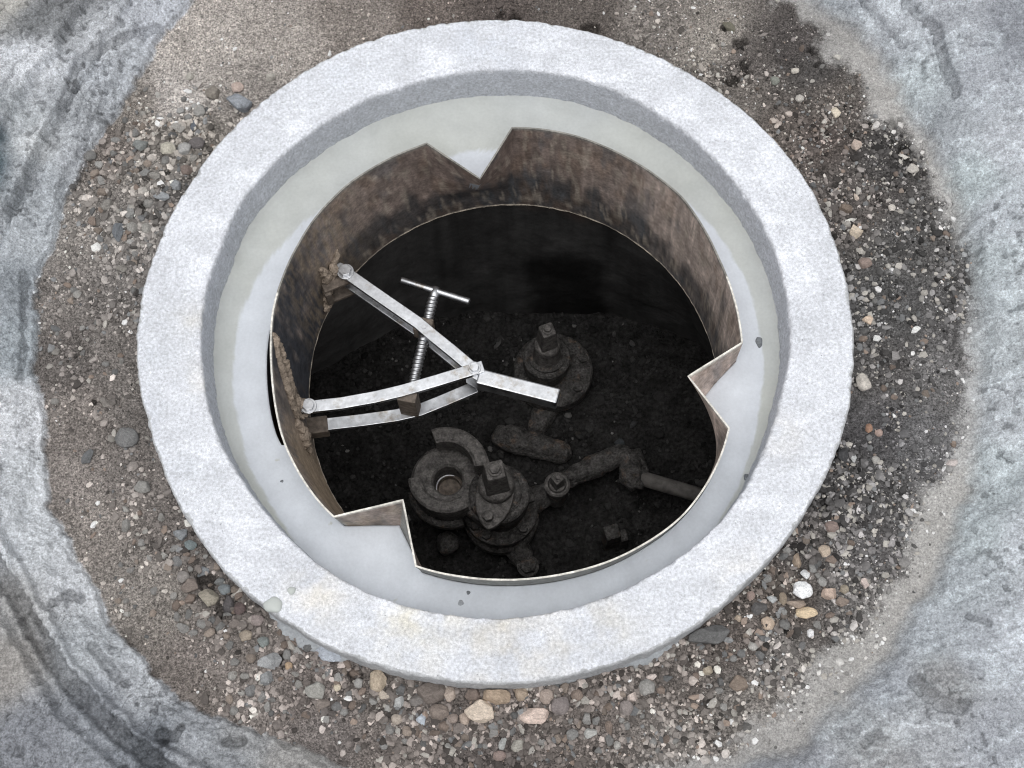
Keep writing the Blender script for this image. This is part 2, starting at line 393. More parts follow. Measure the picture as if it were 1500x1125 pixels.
def ground_fields(X, Y):
    r = np.hypot(X, Y); th = np.arctan2(Y, X)
    jag = fbm(X * 28, Y * 28, 4, 3) * 0.010 + fbm(X * 120, Y * 120, 3, 9) * 0.004
    u = r - pinterp(th, T_bank) + jag * 0.8
    left = sstep(-0.15, -0.35, X)                       # the left bank is a crisp cut, the right one soft
    right = sstep(0.1, 0.3, X)
    n1 = fbm(X * 9, Y * 9, 4, 21); n2 = fbm(X * 45, Y * 45, 4, 31); n3 = fbm(X * 170, Y * 170, 3, 41)
    # ---- heights
    z = np.full_like(X, Z_G) + 0.006 * n1 + 0.0035 * n2 + 0.0016 * n3
    bank = (0.010 * sstep(0, 0.005, u) + 0.022 * sstep(0, 0.045, u) + 0.013 * sstep(0.050, 0.055, u + 0.008 * n1) + 0.018 * sstep(0.092, 0.10, u + 0.012 * n1) + 0.01 * sstep(0.03, 0.12, u)) * left + (0.022 * sstep(-0.01, 0.02, u) + 0.032 * sstep(0.0, 0.10, u)) * (1 - left)
    z = z + bank
    inb = sstep(0.0, 0.02, u)
    streak_r = fbm(th * 60, r * 18, 4, 51); streak_t = fbm(X * 26 + 0.6 * n1, Y * 95 + 0.8 * n1, 4, 61); tool_m = fbm(th * 7, r * 110, 4, 63)
    z = z + inb * (0.0022 * tool_m * (1 - right) + 0.0022 * n2 + 0.0018 * n3 + right * 0.0022 * streak_t)
    z = z + inb * 0.0035 * fbm(X * 18, Y * 18, 3, 77)
    z = z - 0.004 * sstep(0.06, 0.0, r - pinterp(th, T_out))
    # ---- masks
    um = u + 0.006 * n2
    m_sl = sstep(-0.002, 0.004, um) * (1 - right) + sstep(-0.012, 0.014, um) * right
    ug = r - pinterp(th, T_grav) + jag * 2.0 + 0.012 * n2
    angok = sstep(0.02, 0.10, X) 
    m_sand = sstep(-0.012, 0.016, ug) * angok
    cs = ctrl(soil, X, Y, Z_G); cs = cs * 0.62 + cs.mean(1, keepdims=True) * 0.38; cs = cs * (1 + 0.20 * sstep(0.2, -0.25, X) * (0.6 + 0.4 * sstep(-0.6, -0.2, Y)) + 0.12 * sstep(0.3, 0.5, Y))[:, None]; ca = ctrl(sand, X, Y, Z_G); ca = (ca * 0.25 + ca.mean(1, keepdims=True) * 0.75) * 1.22; cl = ctrl(slur, X, Y, 0.0); cl = cl * 0.55 + cl.mean(1, keepdims=True) * np.array([0.447, 0.45, 0.454])
    crumb = [(1085, 70, 14), (1092, 98, 12), (1078, 120, 9), (1185, 75, 16), (1195, 95, 12), (755, 26, 10), (735, 20, 8), (862, 40, 12), (1060, 42, 10), (1305, 185, 14), (1330, 225, 12), (1225, 660, 14), (215, 300, 10), (140, 590, 9), (330, 890, 14), (300, 850, 12), (1205, 735, 12), (1010, 962, 10), (520, 985, 10), (410, 965, 9)]
    for (a_, b_, r_) in crumb:
        q_ = P(a_, b_, Z_G); dd = np.hypot(X - q_[0], Y - q_[1]) * 1150 / r_ + 1.1 * n2 + 0.8 * n3
        k_ = sstep(1.0, 0.45, dd); z = z - 0.010 * k_; cs = cs * (1 - 0.5 * k_)[:, None]
    cs = cs * (1 + 0.22 * n2 + 0.14 * n1)[:, None]
    ridg = 1 - np.abs(fbm(X * 16 + 0.5 * n2, Y * 24 + 0.5 * n2, 4, 91)) * 2
    ridg = np.clip(ridg, 0, 1) ** 5
    cl = cl * (1 + 0.05 * n2 + 0.10 * n3 + 0.05 * fbm(X * 300, Y * 300, 2, 45) + (1 - right) * 0.10 * tool_m + right * 0.09 * streak_t)[:, None]
    cl = cl + (0.14 * ridg * right)[:, None] * np.array([0.9, 1.0, 1.05])
    fleck = sstep(0.18, 0.45, fbm(X * 60, Y * 60, 5, 101)) * (0.35 + 0.65 * sstep(-0.1, 0.35, fbm(X * 7, Y * 7, 3, 111)))
    cl = cl * (1 - 0.22 * fleck)[:, None]
    cr = 1 - np.abs(fbm(X * 22, Y * 22, 4, 121)) * 2
    crack = sstep(0.93, 0.985, cr) * sstep(0.0, 0.3, fbm(X * 5, Y * 5, 2, 131) + 0.15) * (1 - right)
    cl = cl * (1 - 0.35 * crack)[:, None]
    z = z - 0.002 * crack * inb
    fib = 1 - np.abs(fbm(X * 70 + n2, Y * 30 + n2, 3, 125)) * 2
    fibm = sstep(0.86, 0.97, fib) * sstep(-0.05, 0.3, fbm(X * 11, Y * 11, 3, 135)) * (1 - right)
    cl = cl * (1 - 0.40 * fibm)[:, None]
    vein = 1 - np.abs(fbm(X * 26 + 0.8 * n2, Y * 48 + 0.8 * n2, 4, 145)) * 2
    veinm = sstep(0.90, 0.98, vein) * right * sstep(-0.2, 0.3, fbm(X * 8, Y * 8, 2, 155))
    cl = cl * (1 + 0.22 * veinm)[:, None]
    pits = sstep(0.30, 0.5, fbm(X * 110, Y * 110, 3, 165)) * sstep(-0.1, 0.25, fbm(X * 10, Y * 10, 3, 175))
    cl = cl * (1 - 0.45 * pits)[:, None]; z = z - 0.0012 * pits * inb
    ca = ca * (1 + 0.06 * n2)[:, None]
    for pts, wd, hh, dk in grooves:
        d = pdist(X, Y, pts) + 0.0035 * n2 + 0.0022 * n3
        g = sstep(wd * 1.15, wd * 0.6, d)
        z = z + 0.75 * hh * g
        cl = cl * (1 + (dk - 1) * sstep(wd * 1.1, wd * 0.82, d) * (0.75 + 0.5 * np.clip(n3 + 0.3, 0, 1)))[:, None]
    col = cs * K_SOIL * (1 - m_sand)[:, None] + ca * K_SAND * m_sand[:, None]
    col = col * (1 - m_sl)[:, None] + cl * K_SLUR * m_sl[:, None]
    grain = (1 - m_sand) * 1.0 + m_sand * 0.45
    grain = grain * (1 - m_sl) + 0.5 * m_sl
    return z, np.clip(col, 0.003, 0.9), grain, m_sl, m_sand

# ------------------------------------------------------------------ the ground: one sheet to the horizon, with the hole for the chamber
step = 0.0014
fx = np.arange(-0.80, 0.86, step); fy = np.arange(-0.64, 0.64, step)
grow = 0.003 * 1.32 ** np.arange(0, 34)
ext = np.cumsum(grow)
gx = np.r_[(fx[0] - ext)[::-1], fx, fx[-1] + ext]
gy = np.r_[(fy[0] - ext)[::-1], fy, fy[-1] + ext]
GX, GY = np.meshgrid(gx.astype(np.float32), gy.astype(np.float32))
X, Y = GX.ravel(), GY.ravel()
gz, gcol, ggrain, gm_sl, gm_sand = ground_fields(X, Y)
nxg, nyg = len(gx), len(gy)
ii = np.arange(nxg * nyg).reshape(nyg, nxg)
Fq = np.stack([ii[:-1, :-1], ii[:-1, 1:], ii[1:, 1:], ii[1:, :-1]], -1).reshape(-1, 4)
rr = np.hypot(X, Y)
Fq = Fq[rr[Fq].min(1) > 0.425]
ground = mesh_obj('ground', np.stack([X, Y, gz], -1), Fq, M_ground, cols=gcol, attrs={'grain': ggrain})
tag(ground, 'dusty grey ground with a round dug trench of brown soil around the ring', 'ground', kind='structure')
ZG2, CG2 = gz.reshape(nyg, nxg), gcol.reshape(nyg, nxg, 3)
MS2 = (gm_sl + gm_sand * 0.9).clip(0, 1).reshape(nyg, nxg)
def sample(G, x, y):
    i = np.clip(np.searchsorted(gx, x), 1, nxg - 1); j = np.clip(np.searchsorted(gy, y), 1, nyg - 1)
    return G[j, i]

# ------------------------------------------------------------------ the cast concrete ring
NT = 1440
th = np.linspace(-np.pi, np.pi, NT, endpoint=False)
def smooth_periodic(v, k=25):
    kern = np.hanning(k); kern /= kern.sum()
    return np.convolve(np.r_[v[-k:], v, v[:k]], kern, 'same')[k:-k]
ro = smooth_periodic(pinterp(th, T_out), 61); ri = smooth_periodic(pinterp(th, T_in), 61)
cx_, sx_ = np.cos(th), np.sin(th)
ro = ro + 0.0015 * fbm(cx_ * 30, sx_ * 30, 4, 5); ri = ri + 0.0016 * fbm(cx_ * 30 + 9, sx_ * 30, 4, 6)
prof = []
for z in (-0.22, -0.16, -0.10, -0.06, -0.045, -0.03, -0.018, -0.010): prof.append((ro + 0.001 * (z < -.02), np.full(NT, z), 0))
chip = np.clip(fbm(cx_ * 45, sx_ * 45, 4, 15) - 0.1, 0, 1) * 0.008
for k in range(1, 6):
    a = k / 6 * math.pi / 2
    prof.append((ro - (0.003 + chip) * (1 - math.cos(a)), -(0.006 + chip * 0.7) * (1 - math.sin(a)), 0))
NR = 46
ich = np.clip(fbm(cx_ * 38 + 4, sx_ * 38, 4, 16) - 0.05, 0, 1) * 0.009
for k in range(NR + 1):
    t = k / NR
    prof.append(((ro - 0.0032 - chip) * (1 - t) + (ri + 0.003 + ich) * t, np.zeros(NT), 1))
for k in range(1, 6):
    a = k / 6 * math.pi / 2
    prof.append((ri + (0.003 + ich) * (1 - math.sin(a)), -(0.0045 + ich) * (1 - math.cos(a)), 2))
for k, z in enumerate((-0.008, -0.016, -0.024, -0.032, -0.040, -0.048, -0.056, -0.064, -0.09, -0.22)):
    prof.append((ri - 0.0035 * (k + 1) / 8, np.full(NT, z), 3))
V, CC = [], []
white = lin((214, 217, 224)); greyw = lin((196, 200, 208))
stains = [(760, 930, 90, (205, 200, 190)), (600, 915, 60, (222, 218, 205)), (285, 470, 28, (205, 200, 190)), (300, 560, 40, (230, 228, 225)), (460, 870, 40, (222, 217, 208)),
          (880, 920, 50, (205, 203, 198)), (240, 620, 60, (196, 200, 208)), (250, 480, 40, (205, 208, 214)), (500, 100, 50, (212, 216, 224)), (230, 520, 40, (196, 200, 207)), (270, 700, 40, (200, 204, 211)),
          (720, 60, 60, (206, 211, 221)), (1100, 850, 45, (232, 230, 228)), (1135, 640, 30, (236, 234, 232))]
sw = [(P(a, b, 0)[:2], s / 1170.0, lin(c)) for a, b, s, c in stains]
for r_, z_, kind in prof:
    x_, y_ = r_ * cx_, r_ * sx_
    zz = np.broadcast_to(z_, NT).astype(float).copy()
    zz += 0.0007 * fbm(x_ * 60, y_ * 60, 4, 7) + 0.0014 * fbm(x_ * 12, y_ * 12, 3, 8)
    if kind in (0, 3):
        wob = 0.0009 * fbm(th * 40, zz * 200, 4, 19) + 0.0004 * fbm(th * 160, zz * 500, 3, 29)
        x_ = x_ + wob * cx_; y_ = y_ + wob * sx_
    V.append(np.stack([x_, y_, zz], -1))
    n = fbm(x_ * 35, y_ * 35, 4, 12)
    if kind == 3: c = np.broadcast_to(greyw, (NT, 3)) * (1 + 0.10 * fbm(th * 50, zz * 150, 4, 13))[:, None]
    elif kind == 0: c = np.broadcast_to(lin((185, 187, 190)), (NT, 3)) * (1 + 0.15 * n)[:, None]
    else:
        c = np.broadcast_to(white, (NT, 3)) * (1 + 0.07 * n + 0.035 * fbm(x_ * 11, y_ * 11, 3, 14) + 0.06 * fbm(th * 9, np.hypot(x_, y_) * 230, 3, 24))[:, None]
        sc2 = sstep(0.10, 0.40, fbm(x_ * 16 + 7, y_ * 40 + 2, 4, 44)) * (0.4 + 0.6 * sstep(0.44, 0.385, np.hypot(x_, y_)))
        c = c * (1 + 0.13 * sc2)[:, None]
        gp = sstep(0.12, 0.42, fbm(x_ * 26 + 3, y_ * 26, 4, 34))[:, None]
        c = c * (1 - 0.08 * gp)
        for (q, s, cc) in sw:
            g = np.exp(-((x_ - q[0]) ** 2 + (y_ - q[1]) ** 2) / s ** 2) * (0.35 + 0.9 * n).clip(0, 0.8)
            c = c * (1 - g[:, None]) + cc * g[:, None]
    CC.append(c)
V = np.concatenate(V); CC = np.concatenate(CC)
m = len(prof)
I = np.arange(m * NT).reshape(m, NT)
F = np.stack([I[:-1], np.roll(I[:-1], -1, 1), np.roll(I[1:], -1, 1), I[1:]], -1).reshape(-1, 4)
ring = mesh_obj('concrete_ring', V, F, M_concrete, cols=CC)
tag(ring, 'thick whitish cast concrete ring around the open manhole', 'concrete ring')

# mortar squeezed out under the ring, lying on the soil
def spill(a0px, a1px, wid, label, seed, col=None):
    a0 = math.atan2(*P(*a0px, Z_G)[1::-1]); a1 = math.atan2(*P(*a1px, Z_G)[1::-1])
    if a1 < a0: a1 += 2 * math.pi
    n, k = 160, 14
    A = np.linspace(a0, a1, n); t = np.linspace(0, 1, k)
    env = np.clip(np.sin((A - a0) / (a1 - a0) * math.pi), 0, 1) ** 0.5
    wv = wid * env * (0.75 + 0.6 * fbm(A * 14, A * 0 + seed, 4, seed))
    VV = []
    for q, ww in zip(A, wv):
        r0 = float(pinterp(q if q < math.pi else q - 2 * math.pi, T_out)) - 0.006
        for tt in t:
            rr_ = r0 + (ww + 0.006) * tt
            x, y = rr_ * math.cos(q), rr_ * math.sin(q)
            z = float(sample(ZG2, x, y)) + 0.009 * (1 - tt ** 2) - 0.005 * tt ** 4
            VV.append((x, y, z))
    VV = np.array(VV); VV[:, 2] += 0.0022 * fbm(VV[:, 0] * 70, VV[:, 1] * 70, 3, seed)
    J = np.arange(n * k).reshape(n, k)
    FF = np.stack([J[:-1, :-1], J[:-1, 1:], J[1:, 1:], J[1:, :-1]], -1).reshape(-1, 4)
    return tag(mesh_obj('spilled_mortar', VV, FF, M_spill), label, 'mortar')
spill((375, 915), (505, 985), 0.021, 'pale grey mortar squeezed out under the ring between brown pebbles at its lower left', 3)
spill((905, 990), (1010, 945), 0.011, 'speckled grey mortar crumbs squeezed out under the ring beside the dark grey slab', 5)
spill((790, 1010), (900, 992), 0.005, 'thin grey mortar lip under the ring above the cream pink stones', 8)
def blob(px, py, w_, h_, z, label, mat_, cat, name, hgt=0.004, rot=0.0):
    c = P(px, py, z); a = w_ / 1170 / 2; b = h_ / 1170 / 2
    mb = MB(); prf = [(1.0, 0), (0.94, 0.55), (0.75, 0.85), (0.4, 0.98), (0.001, 1.0)]
    Vb, Fb, n = [], [], 28
    for r_, q in prf:
        for k in range(n):
            t = 2 * math.pi * k / n; e = 1 + 0.08 * math.sin(3 * t + px) + 0.05 * math.sin(5 * t + py)
            x, y = a * r_ * e * math.cos(t), b * r_ * e * math.sin(t)
            Vb.append((c[0] + x * math.cos(rot) - y * math.sin(rot), c[1] + x * math.sin(rot) + y * math.cos(rot), z - 0.002 + (hgt + 0.002) * q))
    for i in range(len(prf) - 1):
        for k in range(n): Fb.append((i * n + k, i * n + (k + 1) % n, (i + 1) * n + (k + 1) % n, (i + 1) * n + k))
    mb.add(Vb, Fb)
    return tag(mb.build(name, mat_, smooth=True), label, cat)
M_splash = material('pale_wet_mortar', lin((190, 195, 192)) * 0.9, rough=0.5, layers=((60, 4, 0.93, 1.06),))
M_speck = material('dark_grit', lin((116, 120, 124)), rough=0.8, layers=((300, 4, 0.6, 1.4),), bump=((400, 4, 0.001, 0.5),))
blob(400, 886, 27, 22, 0.0005, 'larger round pale mortar splash on the lower left edge of the ring', M_splash, 'mortar splash', 'mortar_splash', 0.003)
blob(427, 865, 12, 11, 0.0005, 'small round grey mortar splash on the ring top near the larger splash', M_splash, 'mortar splash', 'mortar_splash', 0.0025)
blob(1112, 501, 11, 19, Z_BED, 'dark rectangular grit patch stuck on the pale mortar bed', M_speck, 'grit', 'grit_patch', 0.0015, 0.0)
blob(686, 868, 6, 6, Z_BED, 'tiny dark speck in the mortar bed below the steel edge', M_speck, 'grit', 'grit_speck', 0.001)
blob(675, 883, 9, 9, Z_BED, 'tiny grey bubble mark in the mortar bed near the ring', M_spill, 'grit', 'grit_speck', 0.0008)
blob(1094, 700, 9, 13, Z_BED + 0.001, 'black grit crumb in the corner between mortar bed and ring', M_speck, 'grit', 'grit_speck', 0.003)
blob(413, 705, 6, 5, Z_BED, 'tiny grey grit speck on the mortar bed on the side of the tool', M_speck, 'grit', 'grit_speck', 0.001)
blob(428, 786, 7, 7, Z_BED, 'small dark grit speck on the mortar bed beside the lower left steel notch', M_speck, 'grit', 'grit_speck', 0.001)

# ------------------------------------------------------------------ the steel former: a sheet band with three folded V keys
SCX, SCY = 0.0125, -0.026
top_px = [(625, 210), (703, 262), (750, 187), (790, 189), (833, 196), (880, 212), (923, 233), (963, 259), (1000, 290), (1027, 328), (1050, 373), (1070, 420), (1081, 460), (1087, 502), (1008, 551), (1068, 627),
          (1056, 668), (1038, 704), (1000, 756), (950, 793), (893, 822), (833, 839), (780, 847), (733, 849), (665, 843), (609, 829), (590, 732), (489, 757), (470, 738), (450, 712), (432, 682), (415, 645), (403, 590), (398, 545), (397, 505),
          (399, 460), (411, 415), (428, 375), (455, 328), (500, 278), (560, 238)]
TP = PA(top_px, 0.003)
ta = np.unwrap(np.arctan2(TP[:, 1] - SCY, TP[:, 0] - SCX)); tr = np.hypot(TP[:, 0] - SCX, TP[:, 1] - SCY)
# ta decreases (clockwise); resample finely, keeping corners
Vc = [(0, 1, 2), (13, 14, 15), (25, 26, 27)]
def rows(npts=14):
    A, Rr, Rb, isV = [], [], [], []
    nT = len(ta)
    vseg = {}
    for (i, j, k) in Vc: vseg[i] = (i, k); vseg[j] = (i, k)
    for i in range(nT):
        i2 = (i + 1) % nT
        a0 = ta[i]; a1 = ta[i2] if i2 else ta[0] - 2 * math.pi
        for s in range(npts):
            t = s / npts
            p = TP[i] * (1 - t) + TP[i2] * t
            if i in vseg:
                x, y = p[0], p[1]
                b0, b1 = vseg[i]
                a = math.atan2(y - SCY, x - SCX)
                aa0, aa1 = ta[b0], ta[b1]
                au = a
                while au > aa0 + 1e-6: au -= 2 * math.pi
                while au < aa0 - math.pi: au += 2 * math.pi
                q = (au - aa0) / (aa1 - aa0)
                rb = tr[b0] * (1 - q) + tr[b1] * q
                A.append(au); Rr.append(math.hypot(x - SCX, y - SCY)); Rb.append(rb); isV.append(1)
            else:
                a = a0 + (a1 - a0) * t
                # smooth radius along the arc
                r_ = tr[i] * (1 - t) + tr[i2] * t
                A.append(a); Rr.append(r_); Rb.append(r_); isV.append(0)
    return map(np.array, (A, Rr, Rb, isV))
SA, SR, SB, SV = rows()
SEG = np.repeat(np.arange(len(ta)), 14)
# soften the arcs between keys
keep = SV == 1
sm = smooth_periodic(SR, 21); SR = np.where(keep, SR, np.where(np.convolve(np.r_[keep[-12:], keep, keep[:12]], np.ones(25), 'same')[12:-12] > 0, SR, sm))
SB = np.where(keep, SB, SR)
bot_r = lambda a: np.hypot(*( (np.array([0.0173, -0.0150])[:, None] + 0.2905 * np.stack([np.cos(a), np.sin(a)])) - np.array([SCX, SCY])[:, None]))
Z_ST, Z_SB = 0.003, -0.212
_hp = PA([(1052, 655), (1034, 706), (999, 760), (950, 800), (893, 830), (833, 850), (733, 862), (665, 856)], Z_SB)
_ha = np.arctan2(_hp[:, 1] - SCY, _hp[:, 0] - SCX); _hr = np.hypot(_hp[:, 0] - SCX, _hp[:, 1] - SCY)
_o = np.argsort(_ha)
_bot0 = bot_r
def bot_r(a):
    w_ = np.angle(np.exp(1j * a)); b0 = _bot0(a)
    hr = np.interp(w_, _ha[_o], _hr[_o])
    f = sstep(_ha.min() - 0.35, _ha.min(), w_) * sstep(_ha.max() + 0.15, _ha.max(), w_)
    return b0 + np.maximum(hr + 0.003 - b0, 0) * f
bow = np.exp(-((np.angle(np.exp(1j * (SA - math.radians(182))))) / math.radians(24)) ** 2)   # where the tool pulls the band in
def steel_r(z):
    q = (Z_ST - z) / (Z_ST - Z_SB)
    base = SB * (1 - q) + (bot_r(SA) - 0.006 * bow) * q
    v = (SR - SB) * max(0.0, 1 - (Z_ST - z) / 0.17)
    return base + v
zs = [Z_ST, -0.004, -0.012, -0.022, -0.034, -0.047, -0.060, -0.075, -0.09, -0.105, -0.12, -0.135, -0.15, -0.165, -0.18, -0.192, -0.202, -0.208, Z_SB]
NS = len(SA)
def layer(z, off):
    r_ = steel_r(z)
    x = SCX + r_ * np.cos(SA); y = SCY + r_ * np.sin(SA)
    dx = np.roll(x, -1) - np.roll(x, 1); dy = np.roll(y, -1) - np.roll(y, 1); L = np.hypot(dx, dy) + 1e-9
    nx, ny = -dy / L, dx / L          # clockwise path: left normal points outwards
    return x + nx * off, y + ny * off
Vs, Cs = [], []
TH = 0.0011
seq = [(z, +1) for z in zs[::-1]] + [(z, -1) for z in zs]
brown, dkbrown, black, greenb, tan, greyst, bare = map(lin, ((150, 138, 131), (112, 97, 91), (66, 68, 74), (47, 53, 58), (165, 148, 128), (140, 140, 136), (225, 222, 214)))
deg = np.degrees(np.angle(np.exp(1j * SA)))            # -180..180
for z, side in seq:
    x, y = layer(z, TH * side)
    zc = np.full(NS, z)
    if z == Z_ST: zc = zc + 0.0012 * fbm(SA * 9, SA * 0, 3, 71)
    if z == Z_SB: zc = zc + 0.0035 * fbm(SA * 60, SA * 0, 3, 72); 
    Vs.append(np.stack([x, y, zc], -1))
    h = (Z_ST - z) / (Z_ST - Z_SB)
    n = fbm(SA * 18, np.full(NS, h * 5), 4, 73); n2 = fbm(SA * 70, np.full(NS, h * 9), 4, 74); sc_ = fbm(SA * 90, np.full(NS, h * 2.0), 3, 75)
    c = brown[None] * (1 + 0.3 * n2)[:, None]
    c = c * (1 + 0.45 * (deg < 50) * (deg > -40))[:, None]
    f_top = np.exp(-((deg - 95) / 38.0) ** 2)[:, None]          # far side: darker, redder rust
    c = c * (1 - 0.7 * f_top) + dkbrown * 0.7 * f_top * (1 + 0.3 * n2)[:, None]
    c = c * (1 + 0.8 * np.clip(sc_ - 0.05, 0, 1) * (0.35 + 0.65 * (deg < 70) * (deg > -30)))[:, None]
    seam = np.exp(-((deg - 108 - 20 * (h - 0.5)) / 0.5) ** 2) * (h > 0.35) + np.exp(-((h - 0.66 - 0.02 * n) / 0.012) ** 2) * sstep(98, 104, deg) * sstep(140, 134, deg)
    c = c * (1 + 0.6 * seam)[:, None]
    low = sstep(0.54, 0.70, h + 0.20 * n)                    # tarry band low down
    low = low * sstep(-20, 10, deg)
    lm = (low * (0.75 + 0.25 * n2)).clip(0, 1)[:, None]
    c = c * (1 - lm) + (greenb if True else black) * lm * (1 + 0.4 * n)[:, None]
    orange = sstep(0.12, 0.4, fbm(SA * 11 + 5, np.full(NS, h * 4), 4, 76))[:, None] * 0.30
    c = c * (1 - orange) + lin((126, 104, 86)) * orange
    slate = sstep(0.15, 0.38, fbm(SA * 14 + 9, np.full(NS, h * 3 + 7), 4, 77))[:, None] * 0.45
    c = c * (1 - slate) + lin((84, 90, 96)) * slate
    crust = sstep(0.25, 0.42, fbm(SA * 40 + 2, np.full(NS, h * 9), 4, 78))[:, None] * 0.55
    c = c * (1 - crust) + lin((168, 158, 146)) * crust
    dkp = sstep(0.2, 0.45, fbm(SA * 30 + 2, np.full(NS, h * 6 + 3), 4, 79))[:, None] * 0.3
    c = c * (1 - dkp) + lin((58, 50, 48)) * dkp
    lf = (np.exp(-(np.angle(np.exp(1j * (SA - math.radians(172)))) / math.radians(24)) ** 4) * sstep(-0.5, 0.35, n + 0.3))[:, None]
    c = c * (1 - lf) + black * lf
    mud = (np.exp(-(np.angle(np.exp(1j * (SA - math.radians(212)))) / math.radians(20)) ** 4) * sstep(0.05, 0.35, h + 0.25 * n2))[:, None]
    c = c * (1 - mud) + tan * 0.9 * mud
    mu2 = (np.exp(-(np.angle(np.exp(1j * (SA - math.radians(148)))) / math.radians(16)) ** 4) * sstep(-0.05, 0.3, n2 + 0.2 * h))[:, None] * 0.6
    c = c * (1 - mu2) + lin((140, 126, 108)) * mu2
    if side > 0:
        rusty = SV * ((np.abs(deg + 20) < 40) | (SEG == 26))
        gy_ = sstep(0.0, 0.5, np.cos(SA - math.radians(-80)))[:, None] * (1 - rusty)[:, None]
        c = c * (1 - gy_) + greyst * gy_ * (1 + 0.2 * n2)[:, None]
    if z == Z_ST: c = np.broadcast_to(bare, (NS, 3)) * (0.85 + 0.15 * n2)[:, None] * np.where(deg > 15, np.where(deg < 165, 0.35, 1), 1)[:, None]
    if z == Z_SB: c = lin((215, 205, 192))[None] * (0.8 + 0.5 * n2)[:, None]
    Cs.append(np.clip(c, 0.004, 0.9))
Vs = np.concatenate(Vs); Cs = np.concatenate(Cs); ns = len(seq)
J = np.arange(ns * NS).reshape(ns, NS)
J2 = np.vstack([J, J[:1]])
F = np.stack([J2[:-1], np.roll(J2[:-1], -1, 1), np.roll(J2[1:], -1, 1), J2[1:]], -1).reshape(-1, 4)
former = empty('steel_former', (SCX, SCY, Z_SB))
tag(former, 'rusty steel former band with three folded V notches lining the manhole', 'steel former')
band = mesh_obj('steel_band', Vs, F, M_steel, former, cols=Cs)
band.matrix_parent_inverse = Matrix.Translation(former.location).inverted()
bm = bmesh.new(); bm.from_mesh(band.data); bmesh.ops.recalc_face_normals(bm, faces=bm.faces)
for e in bm.edges:
    if len(e.link_faces) == 2: e.smooth = e.calc_face_angle(0) < 0.5
bm.to_mesh(band.data); bm.free()

_lx, _ly = layer(Z_SB, 0.0)
_lz = Z_SB + 0.0015 * fbm(SA * 60, SA * 0, 3, 72)
_k = np.flatnonzero(np.ones(NS))[::2]
_pts = [(_lx[i], _ly[i], _lz[i]) for i in _k] + [(_lx[_k[0]], _ly[_k[0]], _lz[_k[0]])]
_rr = list(0.0016 + 0.0010 * fbm(SA[_k] * 45, SA[_k] * 0, 4, 75)); _rr.append(_rr[0])
M_lip = material('crusted_lip', lin((178, 168, 155)), rough=0.9, layers=((120, 5, 0.5, 1.4),), bump=((200, 4, 0.001, 0.6),))
MB().tube(_pts, _rr, 8, close=False).build('crusted_lip', M_lip, former, smooth=True)
# ------------------------------------------------------------------ the mortar bed between ring and former
gap_px = [(396, 480), (391, 520), (391, 550), (393, 580), (398, 612), (405, 637), (414, 655)]
GP = PA(gap_px, Z_BED); gap_a = np.arctan2(GP[:, 1] - SCY, GP[:, 0] - SCX) % (2 * math.pi); gap_r = np.hypot(GP[:, 0] - SCX, GP[:, 1] - SCY)
r_in = steel_r(Z_BED)
xi, yi = layer(Z_BED, TH + 0.0006)
aa = SA % (2 * math.pi)
inside = (aa > gap_a.min()) & (aa < gap_a.max())
o_ = np.argsort(gap_a)
gr = np.interp(aa, gap_a[o_], gap_r[o_])
edge_r = np.hypot(xi - SCX, yi - SCY)
er = np.where(inside, np.maximum(edge_r, gr), edge_r)
eth = np.arctan2(yi - SCY, xi - SCX)
xi, yi = SCX + er * np.cos(eth), SCY + er * np.sin(eth)
thw = np.arctan2(yi, xi)
rw = np.interp(thw, np.r_[th - 2 * np.pi, th, th + 2 * np.pi], np.r_[ri, ri, ri]) - 0.0020
xo, yo = rw * np.cos(thw), rw * np.sin(thw)
NTB = 26
thr_tab = (np.radians([-180, -170, -150, -135, -120, -90, -60, -35, -10, 10, 30, 50, 70, 90, 110, 125, 140, 155, 170]),
           np.array([.68, .70, .84, 1.0, 1.25, 1.3, 1.2, .85, .60, .52, .46, .30, .12, .05, .05, .12, .34, .52, .63]))
VV, CB = [], []
for k in range(NTB + 1):
    t = k / NTB
    x = xi * (1 - t) + xo * t; y = yi * (1 - t) + yo * t
    n = fbm(x * 40, y * 40, 4, 81); n2 = fbm(x * 9, y * 9, 3, 82)
    z = Z_BED + 0.0012 * n2 + 0.0003 * n + 0.004 * np.clip(t - 0.9, 0, 1) / 0.1 * (0.6 + 0.4 * n)
    a = np.arctan2(y - SCY, x - SCX)
    # fraction measured on the plain circle so that the V corners stay pale
    rc = 0.302; tt = (np.hypot(x - SCX, y - SCY) - rc) / (np.hypot(xo - SCX, yo - SCY) - rc)
    thr = pinterp(a, thr_tab) + 0.05 * n
    g = sstep(-0.02, 0.03, tt - thr) * (0.8 + 0.2 * n2)
    pale = lin((204, 209, 216)) * (1 + 0.02 * n2)[:, None]; south = sstep(-40, -110, np.degrees(a)) 
    sth = (np.exp(-((np.degrees(np.angle(np.exp(1j * (a + np.pi / 2))))) / 55.0) ** 2))[:, None]
    pale = pale * (1 - 0.2 * sth) + lin((186, 190, 195)) * 0.2 * sth
    gc = lin((180, 183, 178)) * (1 + 0.05 * n2)[:, None]
    c = pale * (1 - g)[:, None] + gc * g[:, None]
    VV.append(np.stack([x, y, z], -1)); CB.append(c)
xl, yl = layer(-0.17, TH + 0.0012)
lo = np.stack([xl + (er - edge_r) * np.cos(eth), yl + (er - edge_r) * np.sin(eth), np.full(NS, -0.17)], -1)
lo2 = VV[0].copy(); lo2[:, 2] -= 0.005
lo3 = np.stack([xi + 0.026 * inside * np.cos(eth), yi + 0.026 * inside * np.sin(eth), np.full(NS, Z_BED - 0.009)], -1)
lo = lo + np.stack([0.02 * inside * np.cos(eth), 0.02 * inside * np.sin(eth), 0 * er], -1)
